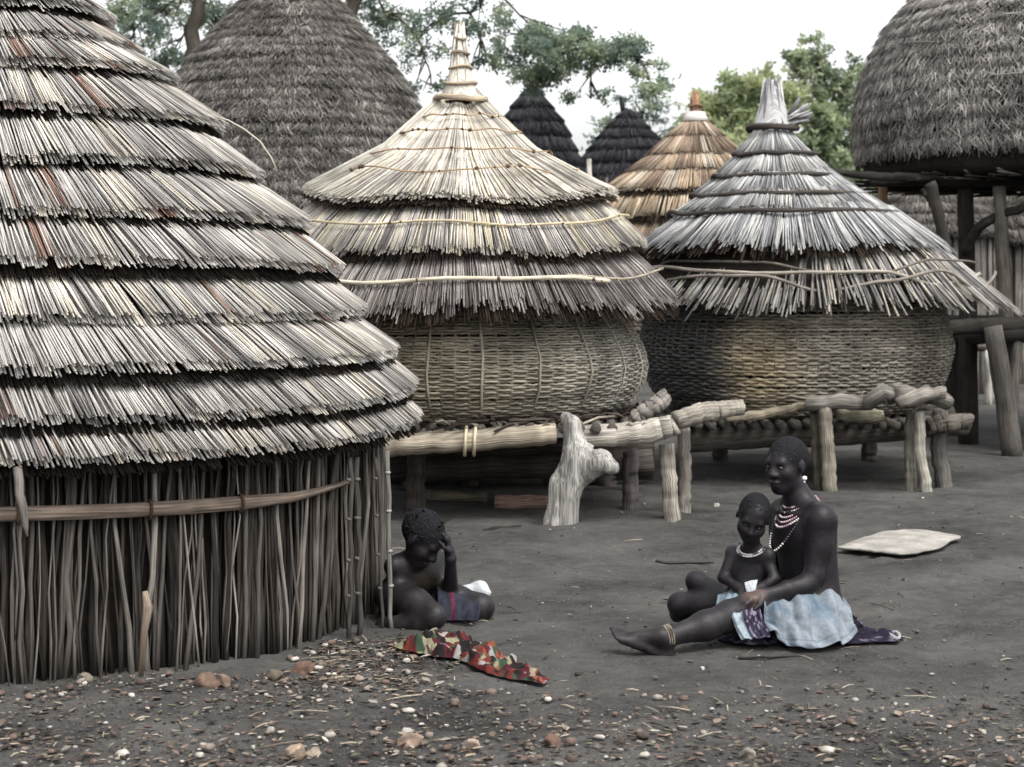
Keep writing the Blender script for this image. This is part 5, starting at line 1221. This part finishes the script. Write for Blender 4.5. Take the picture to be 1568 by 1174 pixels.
for k, x in enumerate((668, 690, 712, 734)):
    rows.append([W(x, 900 + k * 3, 0.12), W(x, 896 + k * 4, 0.02), W(x + 2, 906 + k * 4, -0.08), W(x + 2, 928 + k, -0.145), W(x - 2, 950, -0.17)])
A, u, v = sheet(rows, 40, 40, 0.008, 7.0)
rd = ((np.abs(u - 0.22 - 0.2 * v) < 0.05) | (np.abs(v - 0.22 - 0.3 * u) < 0.03))[..., None]
c = np.where(rd, [[[0.075, 0.018, 0.035]]], np.array([0.022, 0.024, 0.034]) * (0.7 + 0.6 * vnoise(u * 12, v * 12, 57))[..., None])
mb = MB(); mb.grid(A, c); solid(mb.build('wrap_cloth', M_CLOTH, girl, True))
mb = MB(); V, Q = (lambda S: (S.cap(W(712, 906, 0.1), W(735, 902, 0.1), 0.028, 0.036, 0.02), S.cap(W(735, 902, 0.1), W(745, 908, 0.08), 0.03, 0.02, 0.02), S.mesh(1))[2])(SDF(W(690, 935, 0.0), W(760, 885, 0.2), 0.007))
V = V + 0.012 * np.stack([fbm(V[:, 0] * 40, V[:, 2] * 40 + V[:, 1] * 30, 71 + q, 2) for q in range(3)], -1); mb.add(V, Q, None, (0.40, 0.415, 0.43)); o = mb.build('white_bundle', M_CLOTH, None, True, loc=W(730, 915, 0.1)); tag(o, 'crumpled white cloth bundle behind the knee of the person with bowed head', 'bundle')

# ================================================================== THINGS ON THE GROUND
def redpat(A):
    h, w_ = A.shape[:2]; p = A[..., :2].reshape(-1, 2)
    sd = rng.random((900, 2)) * (p.max(0) - p.min(0)) + p.min(0)
    cols = np.array([(0.12, 0.025, 0.018), (0.09, 0.018, 0.017), (0.16, 0.05, 0.033), (0.22, 0.205, 0.195), (0.014, 0.012, 0.012), (0.03, 0.05, 0.032), (0.19, 0.18, 0.12), (0.06, 0.012, 0.018), (0.015, 0.012, 0.012)])
    k = rng.integers(0, len(cols), 900); p = p + 0.05 * np.stack([fbm(p[:, 0] * 22, p[:, 1] * 22, 83, 4), fbm(p[:, 0] * 22, p[:, 1] * 22, 87, 4)], -1); d = ((p[:, None] - sd[None]) ** 2 * np.array([1.0, 0.5])).sum(-1)
    return cols[k[d.argmin(1)]].reshape(h, w_, 3)
A, c = spread([(602, 1000), (650, 1008), (700, 1014), (750, 1034), (820, 1046), (848, 1045), (806, 1026), (755, 1004), (718, 992), (690, 980), (655, 978), (622, 986)], 0, 90, 0.045, 4.0, redpat, 0.014)
mb = MB(); mb.grid(A, c); o = solid(mb.build('printed_cloth', M_CLOTH, None, True, loc=G(720, 1005)), 0.003); tag(o, 'crumpled red, white and green printed cloth lying on the ground by the nearest hut', 'cloth')
# pale hide / sacking on the ground
A, c = spread([(1283, 846), (1330, 852), (1380, 857), (1440, 846), (1470, 830), (1410, 823), (1350, 826)], 0, 40, 0.010, 9.0, lambda A: np.array([0.26, 0.245, 0.22]) * (0.75 + 0.5 * vnoise(A[..., 0] * 12, A[..., 1] * 12, 95))[..., None], 0.03)
mb = MB(); mb.grid(A, c); o = solid(mb.build('hide_mat', M_CLOTH, None, True, loc=G(1375, 842)), 0.012); tag(o, 'flat pale grey hide lying on bare earth right of the seated mother', 'mat')
def glog(name, lab, cat, pts, r, col, rough=0.1, mat=M_WOOD):
    q = []
    for (x, y) in pts:
        g = G(x, y); g[2] += r * 0.8; q.append(g)
    o = log(name, q, [r, r * 1.05, r * 0.9], col, None, 9, rough); tag(o, lab, cat); return o
glog('log', 'reddish split log lying at the foot of the forked stump', 'log', [(757, 780), (800, 780), (842, 779)], 0.045, (0.26, 0.175, 0.14))
glog('log', 'pale barkless log lying in shade under the cream roofed granary', 'log', [(655, 766), (690, 770), (745, 772)], 0.035, (0.14, 0.125, 0.09), 0.25)
glog('log', 'long dark log lying at the back of the shade under the granary', 'log', [(620, 745), (700, 740), (830, 742)], 0.06, (0.055, 0.05, 0.043), 0.15)
for (pts, r, c, lab) in (([(1130, 1010), (1180, 1011), (1230, 1010)], 0.006, (0.03, 0.025, 0.022), 'thin dark stick on bare ground in front of the seated mother'),
                       ([(1005, 862), (1040, 866), (1092, 864)], 0.010, (0.05, 0.045, 0.04), 'dark twig on the ground left of the child head'),
                       ([(740, 812), (760, 810), (798, 806)], 0.010, (0.045, 0.04, 0.036), 'dark twig on the ground below the reddish split log'),
                       ([(1285, 840), (1320, 846), (1352, 850)], 0.008, (0.06, 0.05, 0.045), 'dark twig poking out at the left end of the hide'),
                       ([(880, 1030), (905, 1029), (918, 1028)], 0.006, (0.04, 0.035, 0.03), 'short dark twig right of the printed cloth tip')):
    q = []
    for (x, y) in pts:
        g = G(x, y); g[2] += r * 0.8; q.append(g)
    o = log('twig', q, [r, r, r * 0.6], c, None, 7, 0.12, 6, 0.003); tag(o, lab, 'twig')
STN = [(466, 1031, 21, (0.22, 0.135, 0.095), 'round orange brown stone against the right foot of the stick wall'),
       (318, 1054, 22, (0.25, 0.165, 0.12), 'broad tan stone below the middle of the stick wall'),
       (343, 1048, 18, (0.25, 0.18, 0.13), 'smaller upright tan stone touching the broad tan one'),
       (40, 1036, 24, (0.14, 0.09, 0.07), 'dark red stone by the stick wall at the left edge'),
       (128, 1044, 15, (0.24, 0.21, 0.165), 'flat beige stone at the wall foot, left of centre'),
       (420, 1040, 16, (0.19, 0.155, 0.115), 'brown stone leaning on the stick wall beside the orange one'),
       (627, 1141, 22, (0.40, 0.29, 0.22), 'wide pinkish stone at the bottom, below the printed cloth'),
       (455, 1152, 20, (0.42, 0.32, 0.24), 'pale orange stone at the bottom left of centre'),
       (480, 1150, 12, (0.45, 0.37, 0.28), 'small cream pebble touching the pale orange stone'),
       (846, 1142, 20, (0.26, 0.165, 0.12), 'brown crumbly stone at the bottom near the centre'),
       (720, 1145, 16, (0.42, 0.33, 0.26), 'pale tan stone at the bottom, between the pinkish and brown ones'),
       (1146, 1158, 17, (0.58, 0.50, 0.42), 'bright cream stone at the bottom edge, right of centre'),
       (1098, 778, 7, (0.62, 0.58, 0.52), 'bright white pebble on the ground left of the mother head'),
       (1076, 1025, 5, (0.65, 0.62, 0.57), 'tiny white pebble in front of the mother knees'),
       (672, 1060, 5, (0.5, 0.46, 0.4), 'small pale pebble below the left end of the printed cloth')]
for (x, y, rp, c, lab) in STN:
    g = G(x, y); r = 0.9 * rp / F * g[1]
    S = SDF(g - r * 2.2, g + r * 2.2, max(r / 9, 0.002)); 
    for k in range(4): S.ell(g + r * 0.30 * rng.standard_normal(3) * np.array([1, 1, 0.4]) + np.array([0, 0, r * 0.25]), r * (0.6 + 0.3 * rng.random(3)) * np.array([1, 1, 0.7]), None, r * 0.6)
    for k in range(9): S.cut(norm(rng.standard_normal(3)), g + np.array([0, 0, r * 0.25]), r * (0.52 + 0.25 * rng.random()))
    V, Q = S.mesh(1); V = V + r * 0.35 * fbm(V[:, 0] * 3 / r * 0.5, V[:, 2] * 3 / r * 0.5 + V[:, 1] * 2 / r, 66, 4)[:, None] * norm(V - g)
    cc = np.array(c)[None] * 0.5 * (0.6 + 0.8 * vnoise(V[:, 0] / r * 2, V[:, 2] / r * 2 + V[:, 1] / r, 68))[:, None]
    mb = MB(); mb.add(V, Q, None, cc); o = mb.build('stone', M_STONE, None, True, loc=g); tag(o, lab, 'stone', 'stones lying on the bare earth')

def scatter(regs):
    pts = []
    for (x0, y0, x1, y1, n) in regs:
        x = x0 + (x1 - x0) * rng.random(n); y = y0 + (y1 - y0) * rng.random(n)
        d = EYE * F / (y - HY); X = (x - 784) / F * d
        ok = np.hypot(X - HC[0], d - HC[1]) > 1.86
        pts.append(np.stack([X, d], -1)[ok])
    return np.concatenate(pts)
# dry leaves
pt = scatter([(-150, 1085, 1750, 1230, 2300), (-100, 1055, 900, 1110, 420), (470, 980, 700, 1060, 420), (380, 1030, 640, 1080, 200), (0, 1035, 480, 1085, 160), (470, 985, 620, 1045, 300), (-100, 1120, 1700, 1200, 1200), (600, 800, 1560, 1080, 130), (1000, 1060, 1650, 1120, 220)])
n = len(pt); a = rng.random(n) * 6.283; s = 0.006 + 0.018 * rng.random(n) ** 2.6; wv_ = 0.7 + 0.9 * rng.random(n)
pal = np.array([(0.21, 0.165, 0.125), (0.30, 0.245, 0.19), (0.13, 0.095, 0.075), (0.07, 0.056, 0.048), (0.38, 0.34, 0.29), (0.19, 0.125, 0.105), (0.14, 0.135, 0.09), (0.05, 0.042, 0.038)])
c = pal[rng.integers(0, len(pal), n)] * (0.35 + 0.6 * rng.random((n, 1)))
g = gz(pt[:, 0], pt[:, 1]) + 0.006
dx = np.stack([np.cos(a), np.sin(a)], -1); dy = np.stack([-np.sin(a), np.cos(a)], -1)
V = []
tl = 0.5 * rng.standard_normal(n); cu = 0.3 + 0.5 * rng.random(n)
for (u, v) in ((-1, 0), (-0.35, 0.42), (0.35, 0.36), (1, 0), (0.35, -0.36), (-0.35, -0.42), (-0.35, 0), (0.35, 0)):
    xy = pt + dx * (u * s)[:, None] + dy * (v * s * wv_)[:, None]
    z = g + s * (np.abs(v) * cu * 1.1 + 0.35 * u * u * cu) + s * 0.3 * np.abs(tl) + s * 0.3 * u * tl
    V.append(np.concatenate([xy, z[:, None]], 1))
V = np.stack(V, 1); b = (np.arange(n) * 8)[:, None]
f4 = np.concatenate([b + np.array(q) for q in ((6, 7, 2, 1), (6, 5, 4, 7))]); f3 = np.concatenate([b + np.array(q) for q in ((0, 6, 1), (0, 5, 6), (7, 3, 2), (7, 4, 3))])
mb = MB(); mb.add(V.reshape(-1, 3), f4, f3, np.repeat(c, 8, 0)); o = mb.build('leaf_litter', M_LITTER, None, False, loc=(0.5, 6.2, 0)); o['kind'] = 'stuff'; o['label'] = 'dry brown and tan leaf litter on the dark earth'; o['category'] = 'leaf litter'
# pebbles, crumbs of earth
pt = scatter([(-150, 1060, 1750, 1230, 2600), (-50, 1035, 700, 1085, 700), (560, 780, 1650, 1070, 1500), (900, 700, 1650, 800, 300), (470, 980, 700, 1060, 260)])
n = len(pt); r = 0.002 + 0.009 * rng.random(n) ** 7
pal = np.array([(0.055, 0.05, 0.047), (0.09, 0.083, 0.076), (0.035, 0.032, 0.032), (0.15, 0.14, 0.125), (0.32, 0.30, 0.27), (0.17, 0.125, 0.10)])
c = pal[rng.choice(6, n, p=[0.30, 0.30, 0.06, 0.20, 0.08, 0.06])] * (0.7 + 0.5 * rng.random((n, 1)))
mb = MB(); mb.blobs(np.stack([pt[:, 0], pt[:, 1], gz(pt[:, 0], pt[:, 1]) + r * 0.35 + 0.001], -1), r, c, 0.3, np.stack([0.8 + 0.6 * rng.random(n), 0.8 + 0.5 * rng.random(n), 0.55 + 0.3 * rng.random(n)], -1))
pt = scatter([(-150, 1105, 1750, 1225, 650), (440, 985, 640, 1060, 170), (-50, 1035, 470, 1075, 170), (600, 1060, 1600, 1110, 80)])
n = len(pt); r = 0.004 + 0.017 * rng.random(n) ** 4
pal = np.array([(0.14, 0.10, 0.08), (0.20, 0.165, 0.14), (0.08, 0.066, 0.058), (0.36, 0.33, 0.29), (0.11, 0.08, 0.067)])
mb.blobs(np.stack([pt[:, 0], pt[:, 1], gz(pt[:, 0], pt[:, 1]) + r * 0.3 + 0.004], -1), r, pal[rng.integers(0, 5, n)] * (0.6 + 0.6 * rng.random((n, 1))), 0.22, np.stack([0.8 + 0.6 * rng.random(n), 0.8 + 0.5 * rng.random(n), 0.5 + 0.3 * rng.random(n)], -1))
o = mb.build('pebbles', M_STONE, None, False, loc=(0.5, 7, 0)); o['kind'] = 'stuff'; o['label'] = 'small pebbles and crumbs of earth scattered over the yard'; o['category'] = 'pebbles'
# straw bits and twigs
pt = scatter([(-150, 1070, 1750, 1230, 130), (470, 980, 720, 1070, 50), (600, 790, 1600, 1070, 70)])
n = len(pt); a = rng.random(n) * 3.1416; L = 0.02 + 0.06 * rng.random(n) ** 2
z = gz(pt[:, 0], pt[:, 1]) + 0.008
e = np.stack([np.cos(a) * L, np.sin(a) * L, 0.004 * rng.standard_normal(n)], -1); p = np.concatenate([pt, z[:, None]], 1)
mb = MB(); mb.tubes(np.stack([p - e, p + np.array([0, 0, 0.004]), p + e], 1), 0.0016 + 0.0016 * rng.random((n, 1)), 5, np.array([(0.30, 0.26, 0.2), (0.05, 0.042, 0.038), (0.13, 0.105, 0.085)])[rng.integers(0, 3, n)])
o = mb.build('straw_bits', M_LITTER, None, False, loc=(0.5, 7, 0)); o['kind'] = 'stuff'; o['label'] = 'bits of straw and thin twigs strewn on the earth'; o['category'] = 'straw'
